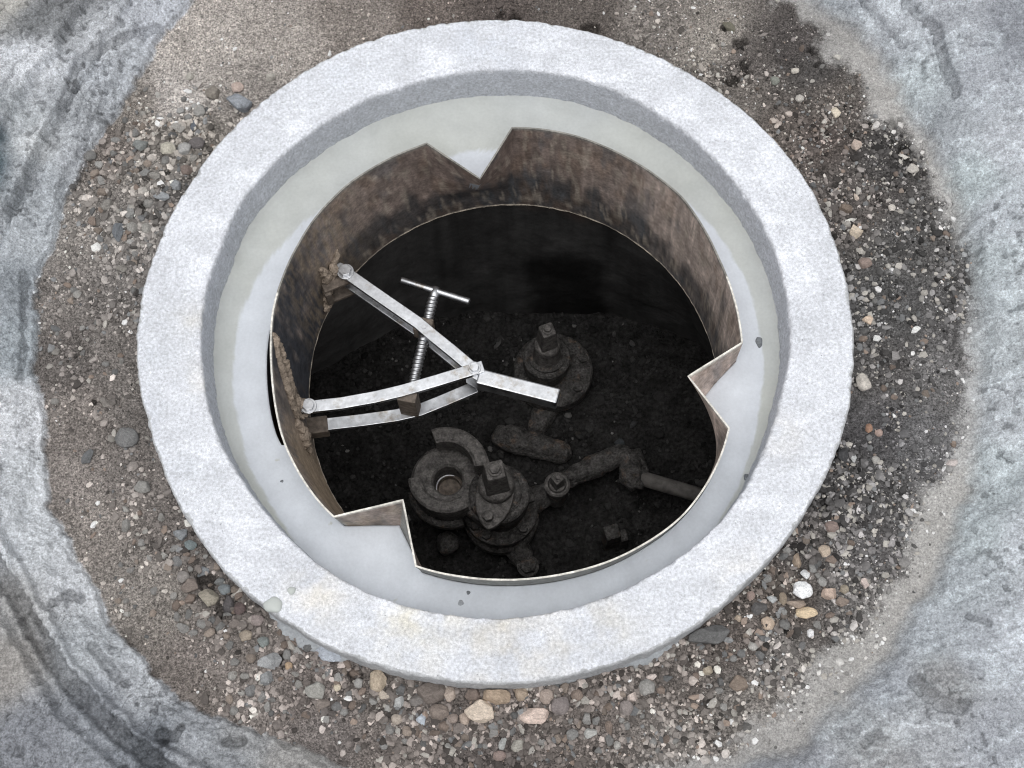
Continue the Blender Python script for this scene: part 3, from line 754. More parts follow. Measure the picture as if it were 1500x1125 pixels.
VV = [lo, lo3, lo2] + VV; CB = [CB[0] * 0.5] * 3 + CB  # shade of the gap painted in: sides below the edge get darker mortar
VV = np.concatenate(VV); CB = np.concatenate(CB)
J = np.arange((NTB + 4) * NS).reshape(NTB + 4, NS)
F = np.stack([J[:-1], np.roll(J[:-1], -1, 1), np.roll(J[1:], -1, 1), J[1:]], -1).reshape(-1, 4)
bed = mesh_obj('mortar_bed', VV, F, M_mortar, cols=CB)
bm = bmesh.new(); bm.from_mesh(bed.data); bmesh.ops.recalc_face_normals(bm, faces=bm.faces)
if sum(f.normal.z for f in bm.faces) < 0: bmesh.ops.reverse_faces(bm, faces=bm.faces)
bm.to_mesh(bed.data); bm.free()
tag(bed, 'smooth pale mortar bed with a greenish wet edge between ring and steel band', 'mortar bed')

# ------------------------------------------------------------------ mud lumps and brackets on the former
def lump(path, rad, name, mat_, parent, seed=0, n=18, flat=1.0):
    """an uneven smear of mud along a path of 3D points"""
    pts = [np.asarray(p, float) for p in path]
    fine = []
    for a, b in zip(pts[:-1], pts[1:]):
        for t in np.linspace(0, 1, 14, endpoint=False): fine.append(a * (1 - t) + b * t)
    fine.append(pts[-1])
    L = len(fine)
    rs = [rad * (0.25 + 0.75 * math.sin(math.pi * (i + 0.6) / (L + 0.2)) ** 0.5) * (0.92 + 0.16 * random.random()) for i in range(L)]
    mb = MB().tube(fine, rs, n)
    o = mb.build(name, mat_, parent, smooth=True)
    co = np.array([v.co for v in o.data.vertices])
    d = np.stack([fbm(co[:, 0] * 160 + 5, co[:, 2] * 160, 3, seed + k) + fbm(co[:, 1] * 160, co[:, 2] * 160 + 3, 3, seed + 7 + k) for k in range(3)], -1) * rad * 0.45
    o.data.vertices.foreach_set('co', (co + d).astype(np.float32).ravel())
    o.data.update()
    return o
def on_steel(a_deg, z, inset=0.003):
    i = int(np.argmin(np.abs(np.angle(np.exp(1j * (SA - math.radians(a_deg)))))))
    r_ = steel_r(z)[i] - inset
    return np.array([SCX + r_ * math.cos(SA[i]), SCY + r_ * math.sin(SA[i]), z])
lump([on_steel(176, 0.001), on_steel(177, -0.02), on_steel(180, -0.05), on_steel(183, -0.08), on_steel(187, -0.11), on_steel(190, -0.13)], 0.0065, 'mud_smear', M_mud, former, 1)
lump([on_steel(177, -0.004), on_steel(181, -0.03), on_steel(185, -0.06), on_steel(189, -0.09), on_steel(193, -0.12)], 0.005, 'mud_smear', M_mud, former, 4)
lump([on_steel(192, -0.10), on_steel(196, -0.125), on_steel(199, -0.15)], 0.009, 'mud_smear', M_mud, former, 2)
lump([on_steel(148, -0.10), on_steel(147, -0.13), on_steel(149, -0.17), on_steel(152, -0.195)], 0.008, 'mud_smear', M_mud, former, 3)
lump([on_steel(140, -0.11), on_steel(144, -0.13), on_steel(147, -0.14)], 0.005, 'mud_smear', M_mud, former, 9)
def bracket(p_end, a_deg, z0, z1, wid, name, mat_):
    w_ = on_steel(a_deg, (z0 + z1) / 2, -0.002)
    d = np.asarray(p_end[:2]) - w_[:2]; L = np.linalg.norm(d); d /= L; n = np.array([-d[1], d[0]])
    mb = MB()
    for (za, zb) in ((z1 - 0.006, z1), (z0, z0 + 0.006)):
        mb.bar([w_[:2], np.asarray(p_end[:2]) + d * 0.004], wid, za, zb)
    mb.bar([w_[:2] - d * 0.001, w_[:2] + d * 0.008], wid * 1.25, z0 + 0.006, z1 - 0.006)
    return mb.build(name, mat_, former, bevel=0.001)
ZU, ZL = -0.120, -0.185          # upper and lower plates of the expander
A0 = P(506, 398, ZU - 0.012); B0 = P(449, 596, ZU); B0l = P(476, 621, ZL)
bracket(A0, 149, -0.182, -0.137, 0.030, 'bracket', M_dirty)
bb = MB(); bb.bar([P(432, 627, ZL)[:2], P(480, 621, ZL)[:2]], 0.024, ZL - 0.020, ZL + 0.003)
bb.bar([P(430, 612, ZL)[:2], P(446, 610, ZL)[:2]], 0.040, ZL - 0.018, ZU - 0.008)
bb.build('bracket', M_dirty, former, bevel=0.0015)

# ------------------------------------------------------------------ the screw expander tool
tool = empty('expander_tool', P(620, 560, ZL))
tag(tool, 'bright steel screw expander with a T handle, hooked across the left of the hole', 'tool')
zA1, zA0 = ZU - 0.006, ZU - 0.046
K1 = P(620, 478, zA1); PV = P(695, 539, ZU)
def lever():
    pts = [P(497, 392, zA1), P(560, 436, zA1), P(612, 472, zA1), P(632, 489, zA1), P(664, 515, zA1), P(690, 537, zA1)]
    mb = MB()
    mb.bar(pts, 0.0165, zA1 - 0.007, zA1, caps=2)
    mb.bar(pts, 0.0165, zA0, zA0 + 0.007, caps=2)
    mb.bar(pts[2:4], 0.015, zA0 + 0.005, zA1 - 0.005)
    return mb.build('lever_arm', M_bright, tool, bevel=0.0008)
lever()
hp = [P(700, 550, zA1 + 0.002), P(818, 580, zA1 + 0.002)]
hd = MB(); hd.bar(hp, 0.0215, zA1 - 0.024, zA1 + 0.002)
handle = hd.build('lever_handle', M_bright, tool, bevel=0.002)
nk = MB(); nk.bar([P(686, 538, zA1), P(712, 553, zA1)], 0.019, zA0 + 0.002, zA1 - 0.001)
nk.build('pivot_block', M_bright, tool, bevel=0.001)
lg = MB(); lg.bar([P(432, 592, ZU)[:2], P(452, 595, ZU)[:2]], 0.026, ZU - 0.013, ZU - 0.0077); lg.build('bracket', M_mud, former, bevel=0.0015)
ub = MB(); ub.bar([P(446, 596, ZU), P(500, 590, ZU), P(550, 581, ZU), P(588, 572, ZU), P(640, 557, ZU), P(708, 536, ZU)], 0.0165, ZU - 0.0075, ZU, caps=2)
ub.build('link_plate', M_bright, tool, bevel=0.0008)
lb = MB(); lb.bar([P(470, 622, ZL), P(530, 615, ZL), P(580, 608, ZL), P(615, 600, ZL), P(650, 586, ZL), P(697, 566, ZL)], 0.0175, ZL - 0.0075, ZL)
lb.build('link_plate', M_bright, tool, bevel=0.0008)
tb = P(599, 588, -0.15)
bx = MB(); dv = P(606, 558, -0.15) - P(636, 434, -0.15); dv = dv / np.linalg.norm(dv); pv = np.array([-dv[1], dv[0], 0])
bx.box((tb[0], tb[1], (ZU + ZL) / 2 - 0.0025), dv * 0.009, pv * 0.0125, (0, 0, (ZU - ZL) / 2 - 0.0028))
bx.build('thread_block', M_dirty, tool, bevel=0.001)
kb = P(621, 481, -0.146)
bx2 = MB(); bx2.box((kb[0], kb[1], -0.146), dv * 0.010, pv * 0.0125, (0, 0, 0.0145)); bx2.build('thread_block', M_dirty, tool, bevel=0.001)
zR = -0.146
r0_, r1_ = P(634.5, 437, zR), P(600, 585, zR)
def screw():
    L = np.linalg.norm(r1_ - r0_); ax = (r1_ - r0_) / L; a = np.cross(ax, (0, 0, 1)); a /= np.linalg.norm(a); b = np.cross(ax, a)
    V_, F_ = [], []; n, pitch = 20, 0.0056; m_ = int(L / pitch * 10)
    for i in range(m_ + 1):
        s = L * i / m_
        for k in range(n):
            q = 2 * math.pi * k / n
            ph = (s / pitch - k / n) % 1.0
            r_ = 0.0062 + 0.0017 * (1 - abs(2 * ph - 1)) * 1.0
            V_.append(r0_ + ax * s + r_ * (math.cos(q) * a + math.sin(q) * b))
    for i in range(m_):
        for k in range(n): F_.append((i * n + k, i * n + (k + 1) % n, (i + 1) * n + (k + 1) % n, (i + 1) * n + k))
    return MB().add(V_, F_).build('threaded_rod', M_screw, tool, smooth=True)
screw()
zT = zR + 0.002
t0, t1 = P(587, 410, zT), P(688, 442, zT)
hb = MB()
e = (t1 - t0) / np.linalg.norm(t1 - t0)
hb.tube([t0, t0 + e * 0.0008, t0 + e * 0.002, t1 - e * 0.002, t1 - e * 0.0008, t1], [0.0032, 0.0042, 0.0046, 0.0046, 0.0042, 0.0032], 20)
hb.build('tee_handle', M_bright, tool, smooth=True)
hu = MB(); cH = P(637.5, 427, zR); axr = (r1_ - r0_) / np.linalg.norm(r1_ - r0_)
hu.tube([cH - axr * 0.006, cH - axr * 0.005, cH + axr * 0.009, cH + axr * 0.011], [0.0055, 0.0072, 0.0072, 0.0058], 20)
hu.build('tee_hub', M_bright, tool, smooth=True)
def bolt(c, r_, h, parent, mat_, name='bolt', rot=0.2, wash=True):
    mb = MB()
    if wash: mb.lathe([(0.0001, c[2]), (r_ * 1.45, c[2]), (r_ * 1.45, c[2] + 0.0012), (0.0001, c[2] + 0.0012)], c, 24)
    hx = [(c[0] + r_ * 1.1 * math.cos(rot + k * math.pi / 3), c[1] + r_ * 1.1 * math.sin(rot + k * math.pi / 3)) for k in range(6)]
    mb.prism([(x, y, c[2] + h) for x, y in hx], [(x, y, c[2] + 0.0011) for x, y in hx])
    return mb.build(name, mat_, parent, bevel=0.0006)
bolt(P(695, 539, ZU) + (0, 0, 0.0001), 0.0062, 0.006, tool, M_bright)
bolt(P(506, 398, zA1) + (0, 0, 0.0001), 0.0082, 0.007, tool, M_screw)
bolt(P(452, 595, ZU) + (0, 0, 0.0001), 0.0076, 0.006, tool, M_screw)
bolt(P(621, 479, zA1) + (0, 0, 0.0001), 0.003, 0.001, tool, M_screw, wash=False)

lump([P(424, 580, ZU), P(432, 586, ZU + 0.002), P(440, 592, ZU + 0.002), P(436, 606, ZU - 0.01)], 0.0085, 'mud_smear', M_mud, former, 12)
lump([P(488, 385, ZU), P(490, 396, ZU - 0.006), P(486, 408, ZU - 0.02)], 0.0065, 'mud_smear', M_mud, former, 13)
# ------------------------------------------------------------------ the pit below
ZF = -0.72
bl = PA([(440, 600), (455, 550), (600, 482), (700, 465), (780, 470), (900, 470), (1000, 492), (1060, 530)], ZF)
fa = np.degrees(np.arctan2(bl[:, 1], bl[:, 0]))
n = 480
A = np.linspace(-np.pi, np.pi, n, endpoint=False)
# floor outline: straight faced walls through the measured corners, round elsewhere
def ray_poly(a, poly):
    d = np.array([math.cos(a), math.sin(a)]); best = None
    for p, q in zip(poly, np.roll(poly, -1, 0)):
        e_ = q - p; den = d[0] * e_[1] - d[1] * e_[0]
        if abs(den) < 1e-9: continue
        t = (p[0] * e_[1] - p[1] * e_[0]) / den; s = (p[0] * d[1] - p[1] * d[0]) / den
        if t > 0 and -1e-6 <= s <= 1 + 1e-6: best = t if best is None else min(best, t)
    return best
poly = np.array([(-0.43, 0.15), (-0.345, 0.205), (-0.165, 0.296), (-0.03, 0.312), (0.21, 0.300), (0.36, 0.24), (0.43, 0.1), (0.45, -0.15), (0.36, -0.34), (0.1, -0.44), (-0.15, -0.44), (-0.36, -0.34), (-0.46, -0.12)])
rb_ = np.array([ray_poly(a, poly) for a in A])
_sx, _sy = layer(Z_SB, TH); _sa = np.arctan2(_sy, _sx); _sr = np.hypot(_sx, _sy); _k = np.argsort(_sa)
sb_r = np.interp(A, np.r_[_sa[_k] - 2 * np.pi, _sa[_k], _sa[_k] + 2 * np.pi], np.r_[_sr[_k], _sr[_k], _sr[_k]])
rt_ = np.maximum(0.318, sb_r + 0.014); rb_ = np.maximum(rb_, rt_ * 0.9)
VW, CW = [], []
lay = [(0.47, -0.200), ('l', -0.2005), ('m', -0.214)] + [('w', z) for z in np.linspace(-0.22, ZF - 0.03, 60)]
brw, dk = lin((92, 72, 62)), np.array([0.062, 0.061, 0.061])
for r_, z in lay:
    if r_ == 'w':
        q = (z + 0.22) / (ZF + 0.22); q = np.clip(q, 0, 1)
        rad = rt_ * (1 - q) + rb_ * q + 0.003 * fbm(A * 8, np.full(n, z * 20), 3, 141)
    elif r_ == 'm': rad = np.maximum(0.310, sb_r + 0.008)
    elif r_ == 'l': rad = sb_r + 0.002
    else: rad = np.full(n, r_)
    VW.append(np.stack([rad * np.cos(A), rad * np.sin(A), np.full(n, z)], -1))
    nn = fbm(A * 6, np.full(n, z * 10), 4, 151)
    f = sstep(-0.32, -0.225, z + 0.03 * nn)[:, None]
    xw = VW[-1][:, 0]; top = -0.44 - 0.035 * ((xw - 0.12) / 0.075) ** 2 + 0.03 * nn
    darkened = sstep(0.085, 0.055, np.abs(xw - 0.122) + 0.02 * nn) * sstep(top + 0.02, top - 0.03, np.full(n, z)) * (VW[-1][:, 1] > 0)  # soft-edged dark patch on the wall behind the rear valve
    sheen_streaks = 1.5 * np.exp(-((np.degrees(A) - 145) / 26) ** 2) * (0.6 + 0.4 * sstep(-0.5, -0.25, np.full(n, z))) + 0.35 * fbm(A * 22, np.full(n, z * 3), 4, 152)  # grey sheen at upper left painted into the colour, plus random streaking
    CW.append(np.clip(dk * ((1 + 0.5 * nn + sheen_streaks) * (1 - 0.72 * darkened))[:, None] * (1 - f) + brw * 0.75 * f, 0.003, 1))
VW, CW = np.concatenate(VW), np.concatenate(CW)
J = np.arange(len(lay) * n).reshape(len(lay), n)
F = np.stack([J[:-1], np.roll(J[:-1], -1, 1), np.roll(J[1:], -1, 1), J[1:]], -1).reshape(-1, 4)
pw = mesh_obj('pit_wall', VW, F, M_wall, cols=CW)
tag(pw, 'dark smooth wall of the deep pit below the steel band', 'pit wall')
# floor
m_ = 190
xs = np.linspace(-0.5, 0.5, m_); XF, YF = np.meshgrid(xs, xs); XF, YF = XF.ravel(), YF.ravel()
ZFv = ZF + 0.012 * fbm(XF * 9, YF * 9, 4, 161) + 0.006 * fbm(XF * 50, YF * 50, 4, 162) + 0.003 * fbm(XF * 160, YF * 160, 2, 163)
ZFv = ZFv + 0.022 * sstep(0.235, 0.35, np.hypot(XF, YF)) ** 1.5
J = np.arange(m_ * m_).reshape(m_, m_)
F = np.stack([J[:-1, :-1], J[:-1, 1:], J[1:, 1:], J[1:, :-1]], -1).reshape(-1, 4)
pf = mesh_obj('pit_floor', np.stack([XF, YF, ZFv], -1), F, M_floor)
tag(pf, 'black soil floor at the bottom of the pit', 'floor', kind='structure')

def sqcap(c, w0, w1, z0, z1, rot, name, parent, mat_):
    """tapering square spindle cap: wider foot, neck, square head and a screw on top"""
    mb = MB()
    def sq(w_, z):
        return [(c[0] + w_ * math.cos(rot + math.pi / 4 + k * math.pi / 2), c[1] + w_ * math.sin(rot + math.pi / 4 + k * math.pi / 2), z) for k in range(4)]
    mb.prism(sq(w1, z1), sq(w0, z0 + (z1 - z0) * 0.22))
    mb.lathe([(0.0001, z0), (w0 * 1.08, z0), (w0 * 1.08, z0 + (z1 - z0) * 0.16), (w0 * 0.9, z0 + (z1 - z0) * 0.24), (0.0001, z0 + (z1 - z0) * 0.24)], c, 28)
    o = mb.build(name, mat_, parent, bevel=0.003)
    s = MB(); hx = [(c[0] + w1 * 0.42 * math.cos(k * math.pi / 3), c[1] + w1 * 0.42 * math.sin(k * math.pi / 3)) for k in range(6)]
    s.lathe([(w1 * 0.55, z1 + 0.0005), (w1 * 0.55, z1 + 0.003), (0.0001, z1 + 0.003)], c, 20)
    s.prism([(x, y, z1 + 0.009) for x, y in hx], [(x, y, z1 + 0.003) for x, y in hx])
    s.build('screw', mat_, o, bevel=0.001)
    return o
def disc(c, r_, z0, z1, parent, name, mat_, n=56, ri_=0.0001, ch=0.003):
    return MB().lathe([(ri_, z0), (r_ - ch, z0), (r_, z0 + ch), (r_, z1 - ch), (r_ - ch, z1), (ri_, z1)] + ([(ri_, z0)] if ri_ > 0.001 else []), c, n).build(name, mat_, parent, auto=0.6)

# ---- the near hydrant
H = P(731, 722, -0.52)[:2]
hyd = empty('hydrant_valve', (H[0], H[1], ZF))
tag(hyd, 'black iron hydrant valve with a round hooked outlet, nearest in the pit', 'hydrant')
H2 = P(740, 757, -0.62)[:2]
mb = MB().lathe([(0.045, ZF - 0.03), (0.043, -0.69), (0.040, -0.66), (0.040, -0.60), (0.047, -0.57), (0.048, -0.545), (0.044, -0.53), (0.0001, -0.53)], H, 56)
mb.build('valve_body', M_iron, hyd, auto=0.7)
disc(H, 0.062, -0.640, -0.618, hyd, 'flange', M_iron)
disc(H, 0.064, -0.690, -0.664, hyd, 'flange', M_iron)
disc(H, 0.049, -0.547, -0.522, hyd, 'bonnet', M_iron)
disc(H, 0.037, -0.522, -0.514, hyd, 'bonnet_ring', M_iron)
for k, a in enumerate((-118, -45, 15, 80, 150, 215)):
    q = (H[0] + 0.052 * math.cos(math.radians(a)), H[1] + 0.052 * math.sin(math.radians(a)), -0.617)
    bolt(q, 0.0075, 0.012, hyd, M_iron, 'flange_bolt', rot=a)
# two bolt gland plate
G = P(725, 727, -0.508)[:2]; ua = P(716, 775, -0.508)[:2] - P(733, 690, -0.508)[:2]; ua /= np.linalg.norm(ua); va = np.array([-ua[1], ua[0]])
pl = []
for k in range(48):
    t = 2 * math.pi * k / 48
    e1 = 0.056 * math.copysign(abs(math.cos(t)) ** 1.0, math.cos(t)); e2 = 0.030 * math.copysign(abs(math.sin(t)) ** 1.35, math.sin(t))
    p = G + ua * e1 + va * e2; pl.append(p)
MB().prism([(p[0], p[1], -0.500) for p in pl], [(p[0], p[1], -0.5138) for p in pl]).build('gland_plate', M_cap, hyd, bevel=0.003)
bolt((*P(715, 758, -0.5), -0.4999)[:2] + (-0.4999,), 0.008, 0.014, hyd, M_cap, 'gland_bolt')
sqcap(P(727, 713, -0.5)[:2], 0.027, 0.0205, -0.4995, -0.405, math.radians(12), 'spindle_cap', hyd, M_cap)
# outlet with two claw lugs
O = P(656, 704, -0.535)[:2]
ol = MB().lathe([(0.0235, -0.60), (0.0235, -0.537), (0.027, -0.532), (0.056, -0.532), (0.060, -0.537), (0.060, -0.556), (0.052, -0.562), (0.046, -0.60), (0.040, -0.66), (0.0235, -0.66)], O, 64)
outlet = ol.build('outlet', M_cap, hyd, auto=0.6)
MB().lathe([(0.0001, -0.598), (0.024, -0.598), (0.024, -0.58), (0.019, -0.578), (0.018, -0.59), (0.0001, -0.592)], O, 40).build('outlet_seal', M_dirty, outlet, auto=0.6)
_rg = MB(); _pts = [(O[0] + 0.0212 * math.cos(math.radians(a)), O[1] + 0.0212 * math.sin(math.radians(a)), -0.577) for a in range(62, 205, 5)]
_rg.tube(_pts, [0.0005 + 0.0013 * math.sin(math.pi * k / (len(_pts) - 1)) for k in range(len(_pts))], 10); _rg.build('seal_ring', M_screw, outlet, smooth=True)
def claw(a0, a1, r0, r1, z0, z1, name):
    n_ = 24; mb = MB(); V_, F_ = [], []
    for k in range(n_ + 1):
        a = math.radians(a0 + (a1 - a0) * k / n_)
        for r_, z in ((r0, z0), (r1, z0), (r1, z1 - 0.004), (r1 - 0.004, z1), (r0 + 0.004, z1), (r0, z1 - 0.004)):
            V_.append((O[0] + r_ * math.cos(a), O[1] + r_ * math.sin(a), z))
    for k in range(n_):
        for j in range(6): F_.append((k * 6 + j, k * 6 + (j + 1) % 6, (k + 1) * 6 + (j + 1) % 6, (k + 1) * 6 + j))
    F_.append(tuple(range(6))); F_.append(tuple(n_ * 6 + j for j in range(5, -1, -1)))
    mb.add(V_, F_)
    return mb
c1 = claw(2, 108, 0.045, 0.069, -0.510, -0.464, 'claw')
pa = math.radians(22)
c1.box((O[0] + 0.062 * math.cos(pa), O[1] + 0.062 * math.sin(pa), -0.515), (0.008 * math.cos(pa), 0.008 * math.sin(pa), 0), (-0.016 * math.sin(pa), 0.016 * math.cos(pa), 0), (0, 0, 0.028))
c1.build('claw_lug', M_cap, outlet, auto=0.6)
c2 = claw(183, 302, 0.041, 0.062, -0.5318, -0.500, 'claw'); c2.build('claw_lug', M_cap, outlet, auto=0.6)
c3 = claw(185, 290, 0.054, 0.068, -0.59, -0.572, 'claw'); c3.build('lower_lip', M_iron, outlet, auto=0.6)
web = MB(); web.bar([O + (H - O) * 0.45, O + (H - O) * 1.0 + np.array([0, -0.02])], 0.075, -0.575, -0.538); web.build('body_web', M_iron, hyd, bevel=0.006)
leg = MB().tube([(*P(660, 790, -0.66)[:2], -0.66), (*P(652, 800, -0.69)[:2], -0.70)], 0.02, 20); leg.build('ribbed_stub', M_iron, hyd, auto=0.6)
st = P(770, 832, -0.69)
MB().tube([(H[0] + 0.02, H[1] - 0.03, -0.675), (st[0], st[1], -0.695)], 0.022, 20).build('pipe_stub', M_iron, hyd, auto=0.6)
bolt((st[0] + 0.004, st[1], -0.676), 0.013, 0.012, hyd, M_iron, 'stub_bolt')

# ---- the rear sluice valve
S = P(801, 520, -0.60)[:2]
slv = empty('sluice_valve', (S[0], S[1], ZF))
tag(slv, 'dark sluice valve with a square spindle cap, further back in the pit', 'valve')
MB().lathe([(0.05, ZF - 0.03), (0.05, -0.69), (0.034, -0.68), (0.032, -0.60), (0.0001, -0.60)], S, 48).build('valve_body', M_iron, slv, auto=0.6)
S2 = S + np.array([0.012, 0.0])
disc(S2, 0.070, -0.705, -0.672, slv, 'flange', M_iron)
disc(S, 0.041, -0.64, -0.605, slv, 'collar', M_iron, ri_=0.030)
for k in range(6):
    a = k * math.pi / 3 + 0.3
    bolt((S2[0] + 0.056 * math.cos(a), S2[1] + 0.056 * math.sin(a), -0.6715), 0.008, 0.010, slv, M_iron, 'flange_bolt')
MB().lathe([(0.024, -0.60), (0.022, -0.575), (0.017, -0.56), (0.0001, -0.56)], S, 32).build('spindle', M_cap, slv, auto=0.6)
sqcap(S, 0.021, 0.0165, -0.562, -0.485, math.radians(20), 'spindle_cap', slv, M_cap)

# ---- cross pipe behind the hydrant, stop tap and service pipe
cp = empty('branch_pipe', (*P(770, 650, -0.66)[:2], ZF))
tag(cp, 'rough black branch pipe running behind the hydrant, partly buried in soil', 'pipe')
MB().tube([P(722, 636, -0.695), P(745, 643, -0.690), P(800, 655, -0.690), P(838, 668, -0.695)], [0.020, 0.023, 0.023, 0.018], 24).build('pipe_body', M_iron, cp, smooth=True)
MB().tube([P(757, 622, -0.69), P(752, 656, -0.69)], 0.028, 28).build('pipe_collar', M_iron, cp, auto=0.6)
MB().tube([P(815, 566, -0.715), P(800, 600, -0.718), P(780, 640, -0.712)], [0.026, 0.022, 0.018], 24).build('pipe_bend', M_iron, cp, smooth=True)
tap = empty('stop_tap', (*P(815, 705, -0.6)[:2], ZF))
tag(tap, 'small black stop tap with a square head, right beside the hydrant', 'tap')
tc_ = P(816, 712, -0.61)[:2]
disc(tc_, 0.0195, -0.68, -0.605, tap, 'tap_body', M_iron, 36)
disc(tc_, 0.0215, -0.61, -0.598, tap, 'tap_collar', M_cap, 36, ri_=0.0155)
sqcap(tc_, 0.0135, 0.0115, -0.604, -0.562, math.radians(35), 'square_head', tap, M_cap)
MB().tube([P(760, 738, -0.66), P(785, 730, -0.655), P(814, 718, -0.655)], [0.026, 0.023, 0.019], 24).build('tap_arm', M_iron, tap, smooth=True)
sp = empty('service_pipe', (*P(900, 690, -0.66)[:2], ZF))
tag(sp, 'service pipe with a bulky coupling leading to the right edge of the pit', 'pipe')
MB().tube([P(822, 706, -0.66), P(850, 692, -0.655), P(880, 679, -0.65), P(905, 668, -0.65), P(924, 661, -0.65)], [0.0165, 0.0175, 0.0185, 0.019, 0.017], 24).build('thick_pipe', M_iron, sp, smooth=True)
cpl = MB().tube([P(917, 662, -0.645), P(922, 668, -0.645), P(926, 690, -0.65), P(924, 706, -0.655), P(915, 712, -0.66)], [0.012, 0.020, 0.024, 0.022, 0.014], 28)
cpl.build('elbow_coupling', M_iron, sp, smooth=True)
MB().tube([P(930, 660, -0.65), P(940, 690, -0.65), P(934, 716, -0.65)], [0.010, 0.013, 0.010], 20).build('coupling_ring', M_iron, sp, smooth=True)
MB().tube([P(938, 700, -0.65), P(1000, 718, -0.65), P(1100, 748, -0.65)], 0.0128, 24).build('thin_pipe', M_pipe, sp, smooth=True)
bk_ = empty('iron_post', (*P(898, 790, -0.68)[:2], ZF))
tag(bk_, 'short dark square iron post standing in soil near the front of the pit', 'post')
q0 = P(897, 778, -0.64)[:2]
mb = MB(); mb.box((q0[0], q0[1], -0.69), (0.012, 0.003, 0), (-0.003, 0.012, 0), (0, 0, 0.045)); mb.build('post_shaft', M_iron, bk_, bevel=0.002)
mb = MB(); mb.box((q0[0] + 0.02, q0[1] - 0.003, -0.69), (0.006, 0.001, 0), (-0.002, 0.01, 0), (0, 0, 0.03)); mb.build('side_plate', M_iron, bk_, bevel=0.002)

tex = bpy.data.textures.new('caked_dirt', 'CLOUDS'); tex.noise_scale = 0.018; tex.noise_depth = 4
for o_ in list(bpy.data.objects):
    if o_.name.split('.')[0] in ('pipe_body', 'pipe_bend', 'thick_pipe', 'elbow_coupling', 'pipe_collar', 'pipe_stub', 'ribbed_stub', 'tap_arm'):
        sb_ = o_.modifiers.new('smooth', 'SUBSURF'); sb_.levels = 2; sb_.render_levels = 3
        dp_ = o_.modifiers.new('dirt', 'DISPLACE'); dp_.texture = tex; dp_.strength = 0.012; dp_.mid_level = 0.5; dp_.texture_coords = 'GLOBAL'
# ------------------------------------------------------------------ stones
def ico(sub):
    bm = bmesh.new(); bmesh.ops.create_icosphere(bm, subdivisions=sub, radius=1.0)
    bm.verts.ensure_lookup_table()
    V_ = np.array([v.co for v in bm.verts]); F_ = np.array([[v.index for v in f.verts] for f in bm.faces]); bm.free()
    return V_, F_
IV3, IF3 = ico(4)
def rock_mesh(k, ang):
    r_ = np.random.default_rng(100 + k)
    V_ = IV3.copy()
    for _ in range(9 + int(8 * ang)):
        nrm = r_.normal(size=3); nrm /= np.linalg.norm(nrm)
        d_ = r_.uniform(0.48, 0.85) if ang > 0.5 else r_.uniform(0.70, 0.94)
        V_ -= np.maximum(0, V_ @ nrm - d_)[:, None] * nrm[None] * (1.0 if ang > .5 else 0.9)
    d3 = fbm(V_[:, 0] * 2.5 + k, V_[:, 1] * 2.5 + V_[:, 2] * 1.7, 4, k) * 0.10 + fbm(V_[:, 0] * 9 + k, V_[:, 1] * 9 - V_[:, 2] * 7, 3, k + 50) * 0.03
    V_ = V_ * (1 + d3)[:, None]
    e_ = np.abs(V_).max(0)
    V_ = V_ / e_
    me = bpy.data.meshes.new('stone')
    me.from_pydata(V_.tolist(), [], IF3.tolist())
    me.polygons.foreach_set('use_smooth', np.full(len(me.polygons), True))
    me.materials.append(M_stone)
    return me
ROUND = [rock_mesh(k, 0.2) for k in range(8)]
ANG = [rock_mesh(k + 20, 0.9) for k in range(10)]
placed = []
def stone(px, py, w_, h_, rot, rgb, label, name='stone', ang=True, group=None, zf=None, seed=None, sink=0.30, thick=0.62):
    z = Z_G; q = P(px, py, z)
    for _ in range(3):
        z = float(sample(ZG2, q[0], q[1])) if zf is None else zf
        q = P(px, py, z + 0.004)
    s = 1.0 / 1150 if zf is None else 1.0 / 830
    a, b = w_ * s / 2, h_ * s / 2
    k = int(seed if seed is not None else px * 7 + py * 13)
    me = (ANG if ang else ROUND)[k % (len(ANG) if ang else len(ROUND))]
    o = bpy.data.objects.new(name, me); COL.objects.link(o)
    c = min(a, b) * thick + 0.15 * max(a, b)
    o.scale = (a * 1.06, b * 1.06, c)
    o.rotation_euler = (random.uniform(-.2, .2), random.uniform(-.2, .2), math.radians(-rot) + (0 if k % 2 else math.pi))
    o.location = (q[0], q[1], z + c * (1 - 2 * sink))
    l_ = lin(rgb); l_ = (l_ * 0.7 + l_.mean() * 0.3) * (1.15 if zf is None else 1.0); o.color = (*l_, 1)
    tag(o, label, 'stone' if max(w_, h_) >= 18 else 'pebble', group)
    placed.append((q[0], q[1], max(a, b)))
    return o
DARK, GREY, LGREY, BLUE, BRN, TAN, CRM, PNK, WHT, PURP = ((88, 88, 90), (124, 123, 121), (152, 151, 149), (120, 127, 134), (122, 106, 95), (160, 143, 124), (196, 182, 160), (178, 156, 144), (222, 222, 222), (108, 99, 99))
